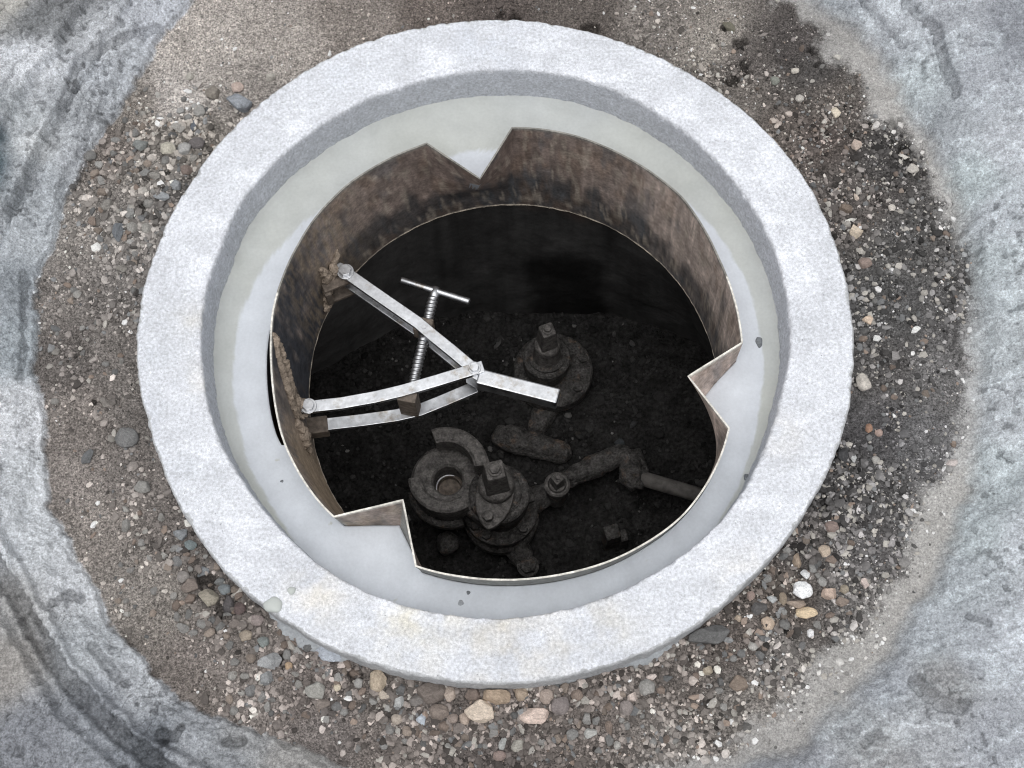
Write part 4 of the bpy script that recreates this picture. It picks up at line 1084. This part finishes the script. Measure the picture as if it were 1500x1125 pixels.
S_ = [
 # px, py, w, h, rot, colour, angular, label
 (347,127,20,18,0,PNK,0,'round pinkish beige stone above the large blue grey stone at the upper left rim'),
 (352,153,46,34,15,(128,134,142),1,'large angular blue grey stone touching the upper left rim of the ring'),
 (313,135,26,24,40,(128,120,110),1,'grey brown stone beside the large blue grey stone at the upper left rim'),
 (245,217,24,22,0,(172,166,150),0,'round pale cream stone among grey stones left of the ring'),
 (208,212,32,22,20,(120,124,122),1,'flat grey angular stone left of the round pale cream stone'),
 (260,185,23,18,10,(150,146,140),1,'light grey brown stone above the round pale cream stone'),
 (292,162,18,22,0,(138,136,132),1,'grey stone on top of the small cluster left of the ring at upper left'),
 (283,183,9,19,5,(92,98,108),1,'narrow dark blue grey stone in the upper left cluster'),
 (288,209,25,20,0,(104,98,98),0,'dark purple grey stone close to the upper left rim'),
 (270,217,22,20,0,LGREY,0,'light grey stone just right of the round pale cream stone'),
 (272,248,19,16,0,(120,104,96),0,'reddish brown stone touching the ring at upper left'),
 (282,231,18,16,0,(134,130,124),1,'grey stone wedged above the reddish brown stone'),
 (172,337,17,37,3,(104,109,115),1,'long dark slate stone lying upright left of the ring'),
 (190,310,14,27,-8,(130,130,128),1,'long grey stone beside the long dark slate stone'),
 (157,300,20,18,0,(128,124,118),1,'grey brown stone above the long dark slate stone'),
 (193,333,18,18,0,(136,133,128),0,'grey stone right of the long dark slate stone'),
 (214,334,17,18,0,(142,139,133),0,'light grey stone between two grey stones near the ring at left'),
 (217,297,17,15,0,(128,126,122),0,'mid grey stone near the left rim below the flat grey stone'),
 (237,287,26,14,10,(138,142,146),1,'flat blue grey stone touching the left rim'),
 (395,112,17,15,0,(170,164,154),1,'pale angular pebble above the ring at upper left'),
 (278,110,15,15,0,(165,160,150),1,'pale grey pebble in the light brown soil at upper left'),
 (263,161,13,12,0,LGREY,0,'small light grey pebble at the left end of the upper left cluster'),
 (275,171,12,11,0,GREY,0,'small mid grey pebble under the upper left cluster'),
 (284,154,11,10,0,LGREY,0,'small pale pebble topping the upper left cluster'),
 (227,256,22,16,20,(132,128,122),1,'grey brown stone in the middle of the left gravel'),
 (213,253,18,15,0,(124,124,122),1,'grey stone left of a grey brown stone in the left gravel'),
 (258,270,22,18,30,(135,138,142),1,'blue grey stone against the ring at left, below the reddish brown stone'),
 (185,641,34,30,20,(112,112,112),0,'round dark grey stone half sunk in the dirt left of the ring'),
 (128,667,26,17,-45,(98,100,102),1,'dark leaf shaped stone alone in the dirt at far left'),
 (210,712,26,20,10,(136,134,130),1,'pale grey crumbly stone below the round dark grey stone'),
 (153,588,20,14,30,(126,120,114),1,'grey brown stone in bare dirt above the round dark grey stone'),
 (177,392,18,14,0,(130,125,118),1,'brownish grey stone in the dirt left of the ring'),
 (82,515,15,11,0,(128,124,118),1,'small grey stone near the foot of the left bank'),
 (267,781,25,20,10,(124,128,132),1,'blue grey stone touching the lower left rim'),
 (278,798,18,14,0,(110,122,124),0,'blue green grey pebble touching the lower left rim'),
 (183,770,14,22,0,(132,130,126),1,'upright grey stone in the lower left dirt'),
 (267,845,19,17,0,(136,130,126),0,'rounded grey stone a little away from the lower left rim'),
 (297,836,26,18,15,(112,116,120),1,'dark blue grey stone near the lower left rim'),
 (278,858,24,20,0,(118,106,98),1,'brown stone below the rounded grey stone at lower left'),
 (328,863,18,15,0,(116,124,128),0,'bluish pebble against the lower left rim'),
 (307,878,32,27,10,(142,134,118),1,'big yellowish grey stone in the pile at lower left'),
 (333,885,18,28,-8,(88,84,86),0,'dark upright oval stone right of the big yellowish grey stone'),
 (350,892,18,19,0,(96,80,78),0,'dark reddish stone beside the dark upright oval stone'),
 (375,908,21,16,10,(142,128,124),0,'pinkish grey stone left of the squeezed out mortar'),
 (385,940,16,15,0,(122,130,128),0,'greenish grey pebble below the squeezed out mortar'),
 (360,931,19,15,0,(150,136,118),0,'tan stone below the pinkish grey stone'),
 (393,968,35,26,-15,(146,148,150),1,'large pale grey angular stone in the lower left gravel'),
 (388,995,19,22,0,(132,134,136),1,'grey stone under the large pale grey angular stone'),
 (462,1012,27,24,30,(142,140,134),1,'grey striated stone in the bottom gravel at left'),
 (422,976,11,12,0,(176,146,112),0,'small orange tan pebble right of the large pale grey angular stone'),
 (482,958,38,22,25,(158,166,178),1,'flat pale blue stone pressed against the ring at lower left'),
 (343,913,17,13,0,(118,108,102),1,'brown pebble below the dark reddish stone'),
 (322,851,16,14,0,(108,110,110),1,'dark grey pebble above the bluish pebble at the lower left rim'),
 (240,865,9,7,0,(206,196,186),1,'tiny pale pebble alone in the lower left dirt'),
 (493,1007,11,11,0,(200,186,160),0,'small cream pebble right of the grey striated stone'),
 (472,1030,20,16,0,(132,120,112),1,'brownish stone under the grey striated stone'),
 (553,997,24,29,10,(170,152,128),0,'tan egg shaped stone touching the bottom rim'),
 (632,1015,40,29,0,(112,101,94),0,'big brown grey stone tucked under the bottom rim'),
 (658,1017,17,20,0,(168,150,136),0,'tan pink stone right of the big brown grey stone'),
 (703,1043,40,31,10,(196,178,158),1,'big cream stone, left one of the two largest below the ring'),
 (724,1021,42,23,15,(172,148,122),1,'tan flat stone above the big cream stone'),
 (763,1017,19,19,0,(164,144,122),0,'tan round stone under the bottom rim between two flat stones'),
 (787,1050,47,23,5,(200,176,162),1,'big cream pink long stone, right one of the two largest below the ring'),
 (800,1020,20,20,0,(160,142,130),0,'pinkish brown stone above the big cream pink long stone'),
 (820,1033,25,25,0,(126,116,114),0,'purplish grey stone at the right end of the big cream pink long stone'),
 (618,1052,16,19,-10,(168,178,190),1,'pale blue pebble below the big brown grey stone'),
 (583,1030,14,19,5,(172,174,174),1,'pale grey white pebble right of the tan egg shaped stone'),
 (642,1044,28,22,0,(128,114,104),0,'brown rounded stone below the big brown grey stone'),
 (580,1054,16,14,0,(170,156,142),0,'tan pebble left of the pale blue pebble'),
 (562,1018,17,12,20,(176,162,146),1,'flat tan pebble under the tan egg shaped stone'),
 (694,1016,24,18,0,(122,106,96),1,'brown stone between tan pink stone and tan flat stone'),
 (948,1007,22,22,0,(138,136,132),0,'round grey stone below the speckled mortar crumbs'),
 (917,1037,19,20,0,(132,122,118),0,'grey brown round stone in the bottom gravel, right of centre'),
 (953,992,22,11,-15,(202,186,178),1,'pinkish white flat stone above the round grey stone'),
 (865,1073,17,15,0,(166,166,162),1,'pale grey pebble in the bottom gravel below the purplish grey stone'),
 (737,1090,12,18,15,(160,162,160),1,'pale narrow pebble near the bottom edge under the big cream stone'),
 (760,1093,20,17,0,(152,148,138),1,'grey beige stone right of the pale narrow pebble at the bottom'),
 (731,1107,18,13,0,(140,120,112),0,'pinkish brown pebble lowest in the bottom gravel'),
 (657,1098,11,17,0,(150,148,144),1,'small grey upright pebble at the bottom left of the big cream stone'),
 (925,1022,14,15,0,(190,172,162),1,'pinkish pebble left of the round grey stone'),
 (609,1027,22,17,0,(118,112,108),0,'grey stone left of the big brown grey stone'),
 (681,1053,16,16,0,(168,148,132),0,'tan pebble at the left end of the big cream stone'),
 (663,1052,15,13,0,(146,130,120),0,'brownish pebble between brown rounded stone and tan pebble'),
 (1175,865,29,25,10,(226,228,230),0,'brightest white stone right of the ring at lower right'),
 (1181,842,14,15,0,(200,202,204),1,'small whitish stone on top of the brightest white stone'),
 (1180,898,32,17,2,(208,182,142),0,'orange cream long stone under the brightest white stone'),
 (1213,870,23,20,20,(184,158,140),1,'pinkish tan stone right of the brightest white stone'),
 (1234,880,18,15,0,(134,118,106),1,'brown stone right of the pinkish tan stone'),
 (1125,913,18,18,0,(188,164,140),0,'pinkish tan round stone below left of the orange cream long stone'),
 (1208,807,17,18,0,(180,160,138),0,'tan rounded stone above the brightest white stone'),
 (1168,820,14,22,0,(152,132,112),1,'upright brown tan stone near the lower right rim'),
 (1035,930,60,30,-12,(98,98,98),1,'large dark grey slab tucked under the lower right rim'),
 (1218,772,20,17,0,(136,116,108),0,'pinkish brown stone right of the ring among dark grit'),
 (1267,852,14,17,20,(200,180,172),1,'pinkish white wedge stone near the pale sand at lower right'),
 (1082,1002,26,23,0,(128,112,98),1,'brown block shaped stone below the large dark grey slab'),
 (1036,983,15,14,0,(166,152,130),1,'tan pebble left of the brown block shaped stone'),
 (1100,872,12,13,0,(150,128,118),0,'reddish pebble touching the lower right rim'),
 (1133,877,17,12,20,(166,170,172),1,'pale flat pebble left of the brightest white stone'),
 (1147,877,12,18,0,(140,124,104),0,'brown pebble left of the brightest white stone'),
 (1112,890,22,20,0,(92,90,90),1,'dark grey stone between the slab and the brightest white stone'),
 (1170,884,34,14,10,(150,132,116),1,'brown flat stone between the white and the orange cream stones'),
 (1188,927,10,12,0,(214,214,216),0,'tiny white pebble below the orange cream long stone'),
 (1237,863,13,13,0,(150,138,118),0,'olive tan pebble above the brown stone'),
 (1083,905,12,10,20,(176,156,134),1,'tan flake right of the slab near the rim'),
 (1267,560,26,28,-30,(186,178,168),1,'pale quartz stone with dark edge touching the right rim'),
 (1273,467,19,18,0,(206,180,154),1,'peach coloured stone right of the ring'),
 (1267,385,21,17,0,(142,122,112),0,'pinkish brown stone right of the ring above the peach coloured one'),
 (1342,482,16,9,-25,(214,214,212),1,'white splinter in the dark gravel at far right'),
 (1285,495,15,11,-20,(208,208,206),1,'white flat pebble between the peach stone and the pale quartz stone'),
 (1273,627,11,15,10,(158,118,92),0,'orange brown pebble right of the ring below the pale quartz stone'),
 (1288,633,11,11,0,(170,142,130),0,'pinkish pebble beside the orange brown pebble'),
 (1236,664,24,20,-45,(70,70,72),1,'dark angular stone against the right rim'),
 (1250,668,10,18,-15,(176,178,178),1,'pale narrow stone beside the dark angular stone at the right rim'),
 (1397,678,18,13,-20,(190,178,174),1,'pinkish white stone at the foot of the right bank'),
 (1225,166,17,22,20,(206,192,168),1,'cream angular stone in brown gravel at upper right'),
 (1255,211,16,19,0,(178,158,144),1,'pinkish stone below the cream angular stone at upper right'),
 (1253,340,21,25,-30,(196,178,154),1,'cream stone touching the ring at upper right'),
 (1238,305,22,16,30,(120,104,90),1,'shadowy tan stone above the cream stone at the upper right rim'),  # tan stone, the shade it lies in put into its colour
 (1246,321,20,7,-15,(208,206,198),1,'white thin flake between the tan and the cream stones at the upper right rim'),
 (1323,228,16,10,10,(214,208,200),1,'white pebble at the edge of the pale sand at upper right'),
 (1337,247,20,17,0,(172,166,158),1,'pale grey stone below the white pebble at the sand edge'),
 (1228,82,15,13,0,(182,178,170),1,'pale stone at the top right between gravel and sand'),
 (1165,102,13,10,0,(190,182,170),0,'pale pebble in the dark patch at upper right'),
 (1068,38,24,15,30,(108,104,88),1,'olive dark stone above the ring at top right'),
 (1135,117,15,15,0,(128,132,122),0,'greenish grey pebble near the ring at top right'),
 (1172,143,13,13,0,(176,170,162),0,'pale pebble right of the greenish grey pebble'),
 (1307,303,11,11,0,(196,188,178),0,'small pale round pebble in the right gravel near the top'),
 (1255,287,8,15,-30,(190,172,156),1,'thin pale splinter above the upper right rim stones'),
]
for (px, py, w_, h_, rot, rgb, ang, lab) in S_:
    stone(px, py, w_, h_, rot, rgb, lab, 'stone' if max(w_, h_) >= 18 else 'pebble', bool(ang))

# medium pebbles nobody could name one by one, still one object each, grouped by place and colour
def zone(px, py):
    if px < 430: return ('on the soil above the ring' if py < 90 else 'in the gravel left of the ring' if py < 560 else 'in the dirt left of the ring' if py < 740 else 'in the gravel at the lower left of the ring')
    if px < 1000: return 'on the soil above the ring' if py < 300 else 'in the gravel below the ring'
    return 'in the dark gravel right of the ring' if 250 < py < 740 else ('in the gravel at the upper right of the ring' if py <= 250 else 'in the gravel at the lower right of the ring')
zones_px = [((165, 300), (120, 360), 34), ((70, 200), (370, 620), 16), ((170, 330), (740, 900), 26), ((330, 520), (900, 1060), 26), ((520, 1000), (1000, 1100), 34), ((1000, 1250), (780, 1040), 28), ((1230, 1390), (250, 740), 24), ((1040, 1250), (40, 260), 16)]
grp_cols = {'grey': [(124, 123, 121), (138, 136, 133), (108, 108, 108)], 'pale': [(150, 147, 142), (162, 157, 150)], 'brown': [(122, 106, 95), (134, 120, 108)]}
for (xa, xb), (ya, yb), cnt in zones_px:
    done = tries = 0
    while done < cnt and tries < 4000:
        tries += 1
        px, py = random.uniform(xa, xb), random.uniform(ya, yb)
        q = P(px, py, Z_G); r_ = math.hypot(q[0], q[1]); t_ = math.atan2(q[1], q[0])
        w_ = random.choice((8, 9, 10, 11, 12, 13)); s_ = w_ / 2300
        if r_ < float(pinterp(t_, T_out)) + s_ or float(sample(MS2, q[0], q[1])) > 0.1: continue
        if any((q[0] - a) ** 2 + (q[1] - b) ** 2 < (c_ + s_ * 0.9) ** 2 for a, b, c_ in placed): continue
        g_ = random.choice(('grey', 'grey', 'brown', 'pale'))
        zn = zone(px, py)
        _k = random.uniform(0.85, 1.12); rgb = [v * _k for v in random.choice(grp_cols[g_])]
        stone(px, py, w_, w_ * random.uniform(0.65, 1.0), random.uniform(0, 180), rgb, f'small {g_} pebble {zn}', 'pebble', random.random() < .6, group=f'small {g_} pebbles {zn}', seed=random.randrange(999))
        done += 1

for (xa, xb), (ya, yb), cnt in [((255, 360), (770, 930), 16), ((330, 560), (920, 1040), 16), ((560, 900), (1005, 1085), 18), ((1060, 1240), (800, 960), 12), ((130, 290), (160, 350), 14)]:
    done = tries = 0
    while done < cnt and tries < 4000:
        tries += 1
        px, py = random.uniform(xa, xb), random.uniform(ya, yb)
        q = P(px, py, Z_G); r_ = math.hypot(q[0], q[1]); t_ = math.atan2(q[1], q[0])
        w_ = random.choice((14, 15, 16, 17, 19)); s_ = w_ / 2300
        if r_ < float(pinterp(t_, T_out)) + s_ * 0.7 or float(sample(MS2, q[0], q[1])) > 0.1: continue
        if any((q[0] - a) ** 2 + (q[1] - b) ** 2 < (c_ + s_ * 0.7) ** 2 for a, b, c_ in placed): continue
        g_ = random.choice(('grey', 'grey', 'brown')); zn = zone(px, py); _k = random.uniform(0.85, 1.1)
        stone(px, py, w_, w_ * random.uniform(0.6, 1.0), random.uniform(0, 180), [v * _k for v in random.choice(grp_cols[g_])], f'mid sized {g_} stone {zn}', 'stone', random.random() < .75,
              group=f'mid sized {g_} stones {zn}', seed=random.randrange(999))
        done += 1

# stones in the pit
for (px, py, w_, h_, rot, rgb, lab) in [
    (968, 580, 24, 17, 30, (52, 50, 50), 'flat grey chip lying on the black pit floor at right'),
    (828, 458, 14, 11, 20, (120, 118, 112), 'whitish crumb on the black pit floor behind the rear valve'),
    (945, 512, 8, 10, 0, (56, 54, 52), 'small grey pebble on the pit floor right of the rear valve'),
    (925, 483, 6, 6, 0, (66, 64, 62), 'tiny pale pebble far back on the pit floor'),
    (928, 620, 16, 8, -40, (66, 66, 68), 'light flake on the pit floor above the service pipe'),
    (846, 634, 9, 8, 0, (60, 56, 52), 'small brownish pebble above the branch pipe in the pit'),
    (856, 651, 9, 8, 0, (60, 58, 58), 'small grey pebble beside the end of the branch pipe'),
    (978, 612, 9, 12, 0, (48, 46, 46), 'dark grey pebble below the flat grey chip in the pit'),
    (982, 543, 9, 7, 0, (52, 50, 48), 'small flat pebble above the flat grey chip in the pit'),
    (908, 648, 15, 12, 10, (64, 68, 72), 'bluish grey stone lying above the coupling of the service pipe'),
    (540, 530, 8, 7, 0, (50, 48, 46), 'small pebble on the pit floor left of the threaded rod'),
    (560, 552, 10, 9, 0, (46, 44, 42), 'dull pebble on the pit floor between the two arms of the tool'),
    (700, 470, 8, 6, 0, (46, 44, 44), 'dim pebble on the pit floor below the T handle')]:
    stone(px, py, w_, h_, rot, rgb, lab, 'pebble', True, zf=ZF + 0.008)

# fine gravel: one mass of grit in the trench
def grit(N, box, zfun, accept, colfun, size, seed, name, mat_, label):
    g = np.random.default_rng(seed)
    x = g.uniform(box[0], box[1], N); y = g.uniform(box[2], box[3], N)
    k = accept(x, y, g); x, y = x[k], y[k]; n_ = len(x)
    s = size(x, y, g)
    V0, F0 = ico(1)
    nv = len(V0)
    Vv = V0[None] * (1 + g.uniform(-0.32, 0.25, (n_, nv, 1)))
    Vv = Vv * np.stack([g.uniform(0.7, 1.35, n_), g.uniform(0.6, 1.1, n_), g.uniform(0.5, 0.9, n_)], -1)[:, None]
    a = g.uniform(0, 6.28, n_); ca, sa = np.cos(a)[:, None], np.sin(a)[:, None]
    xx = Vv[..., 0] * ca - Vv[..., 1] * sa; yy = Vv[..., 0] * sa + Vv[..., 1] * ca
    tl = g.uniform(-.5, .5, (n_, 1)); zz = Vv[..., 2] + tl * xx
    z = zfun(x, y)
    out_ = np.stack([x[:, None] + xx * s[:, None], y[:, None] + yy * s[:, None], (z + s * 0.08)[:, None] + zz * s[:, None]], -1)
    c = colfun(x, y, g)
    C_ = np.repeat(c, nv, 0)
    Ff = (F0[None] + (np.arange(n_) * nv)[:, None, None]).reshape(-1, 3)
    o = mesh_obj(name, out_.reshape(-1, 3), Ff, mat_, smooth=False, cols=C_)
    return tag(o, label, 'gravel', kind='stuff')
dn = [(300,40,.15),(420,70,.2),(560,20,.25),(720,8,.3),(960,40,.5),(1080,130,.8),(1160,80,.5),(1200,220,.9),(1300,260,.8),(1300,400,.9),(1380,480,.9),(1300,560,.9),(1350,650,.7),(1240,700,1),(1250,820,.9),(1150,900,1),(1100,980,.9),
      (1000,1020,1),(850,1060,.9),(700,1080,.8),(600,1030,.9),(500,1050,.7),(420,1000,.8),(330,920,.8),(260,960,.2),(230,880,.35),(280,820,.9),(150,800,.2),(220,760,.7),(110,700,.2),(200,680,.5),(130,560,.7),(190,540,.35),(100,480,.8),(180,440,.8),
      (100,380,.5),(190,330,.95),(130,280,.8),(220,250,1),(170,190,.8),(270,180,.9),(240,120,.35),(450,1090,.4)]
DQ = PA([(a, b) for a, b, c in dn], Z_G); DV = np.array([c for a, b, c in dn])
def dens(x, y):
    num = np.zeros(len(x)); den = np.zeros(len(x))
    for q, v in zip(DQ, DV):
        w_ = 1 / ((x - q[0]) ** 2 + (y - q[1]) ** 2 + 4e-4) ** 2; num += w_ * v; den += w_
    return num / den
def acc(x, y, g):
    r_ = np.hypot(x, y); t_ = np.arctan2(y, x)
    ok = (r_ > pinterp(t_, T_out) + 0.001) & (g.uniform(0, 1, len(x)) > sample(MS2, x, y) * 1.02)
    cl_ = 0.55 + 0.9 * fbm(x * 22, y * 22, 3, 171)
    return ok & (g.uniform(0, 1, len(x)) < dens(x, y) ** 1.5 * cl_)
def gcolf(x, y, g):
    c = sample(CG2, x, y) * 1.2 * g.lognormal(0.05, np.where(x > 0.2, 0.78, 0.55)[:, None], (len(x), 1))
    t = g.uniform(0, 1, len(x)); X_ = x > 0.2
    pale = t < np.where(X_, 0.12, 0.05)
    c = np.where(pale[:, None], lin((178, 174, 168)) * g.uniform(0.6, 1.15, (len(x), 1)), c)
    pk = (t > 0.12) & (t < 0.145)
    c = np.where(pk[:, None], lin((146, 132, 122)) * g.uniform(0.6, 1.2, (len(x), 1)), c)
    bl_ = (t > 0.15) & (t < 0.20)
    c = np.where(bl_[:, None], lin((124, 125, 126)) * g.uniform(0.5, 1.4, (len(x), 1)), c)
    return np.clip(c, 0.01, 0.75)
def gsize(x, y, g):
    big = np.interp(x, [-0.62, -0.45, -0.2, 0.1, 0.5], [0.95, 1.35, 1.35, 1.15, 0.95]) * np.where((y > 0.32), 0.75, 1.0)
    return np.clip(g.lognormal(math.log(0.0016), 0.55, len(x)) * big * (0.55 + 0.55 * dens(x, y)), 0.0006, 0.0062)
grit(330000, (-0.72, 0.72, -0.60, 0.62), lambda x, y: sample(ZG2, x, y), acc, gcolf, gsize, 5, 'fine_gravel', M_gravel, 'loose fine gravel and grit in the trench around the ring')
def pacc(x, y, g): return (np.hypot(x, y) < 0.36) & (g.uniform(0, 1, len(x)) < 0.35 + 0.65 * (fbm(x * 14, y * 14, 3, 181) > 0))
def pcol(x, y, g):
    c = np.array([0.036, 0.035, 0.0345]) * g.lognormal(-0.15, 0.4, (len(x), 1))
    return np.where((g.uniform(0, 1, len(x)) < 0.02)[:, None], np.array([0.20, 0.195, 0.19]) * g.uniform(0.5, 1.3, (len(x), 1)), c)
M_pgrit = material('black_grit', source='attr', rough=0.9, spec=0.15, layers=((400, 3, 0.8, 1.2),))
grit(6500, (-0.38, 0.38, -0.38, 0.32), lambda x, y: np.interp(x, [-1, 1], [ZF, ZF]) + 0.004 + 0.012 * fbm(x * 9, y * 9, 4, 161) + 0.022 * sstep(0.235, 0.35, np.hypot(x, y)) ** 1.5, pacc, pcol,
     lambda x, y, g: np.clip(g.lognormal(math.log(0.0028), 0.5, len(x)), 0.001, 0.009), 6, 'pit_grit', M_pgrit, 'black grit and small rubble on the pit floor')
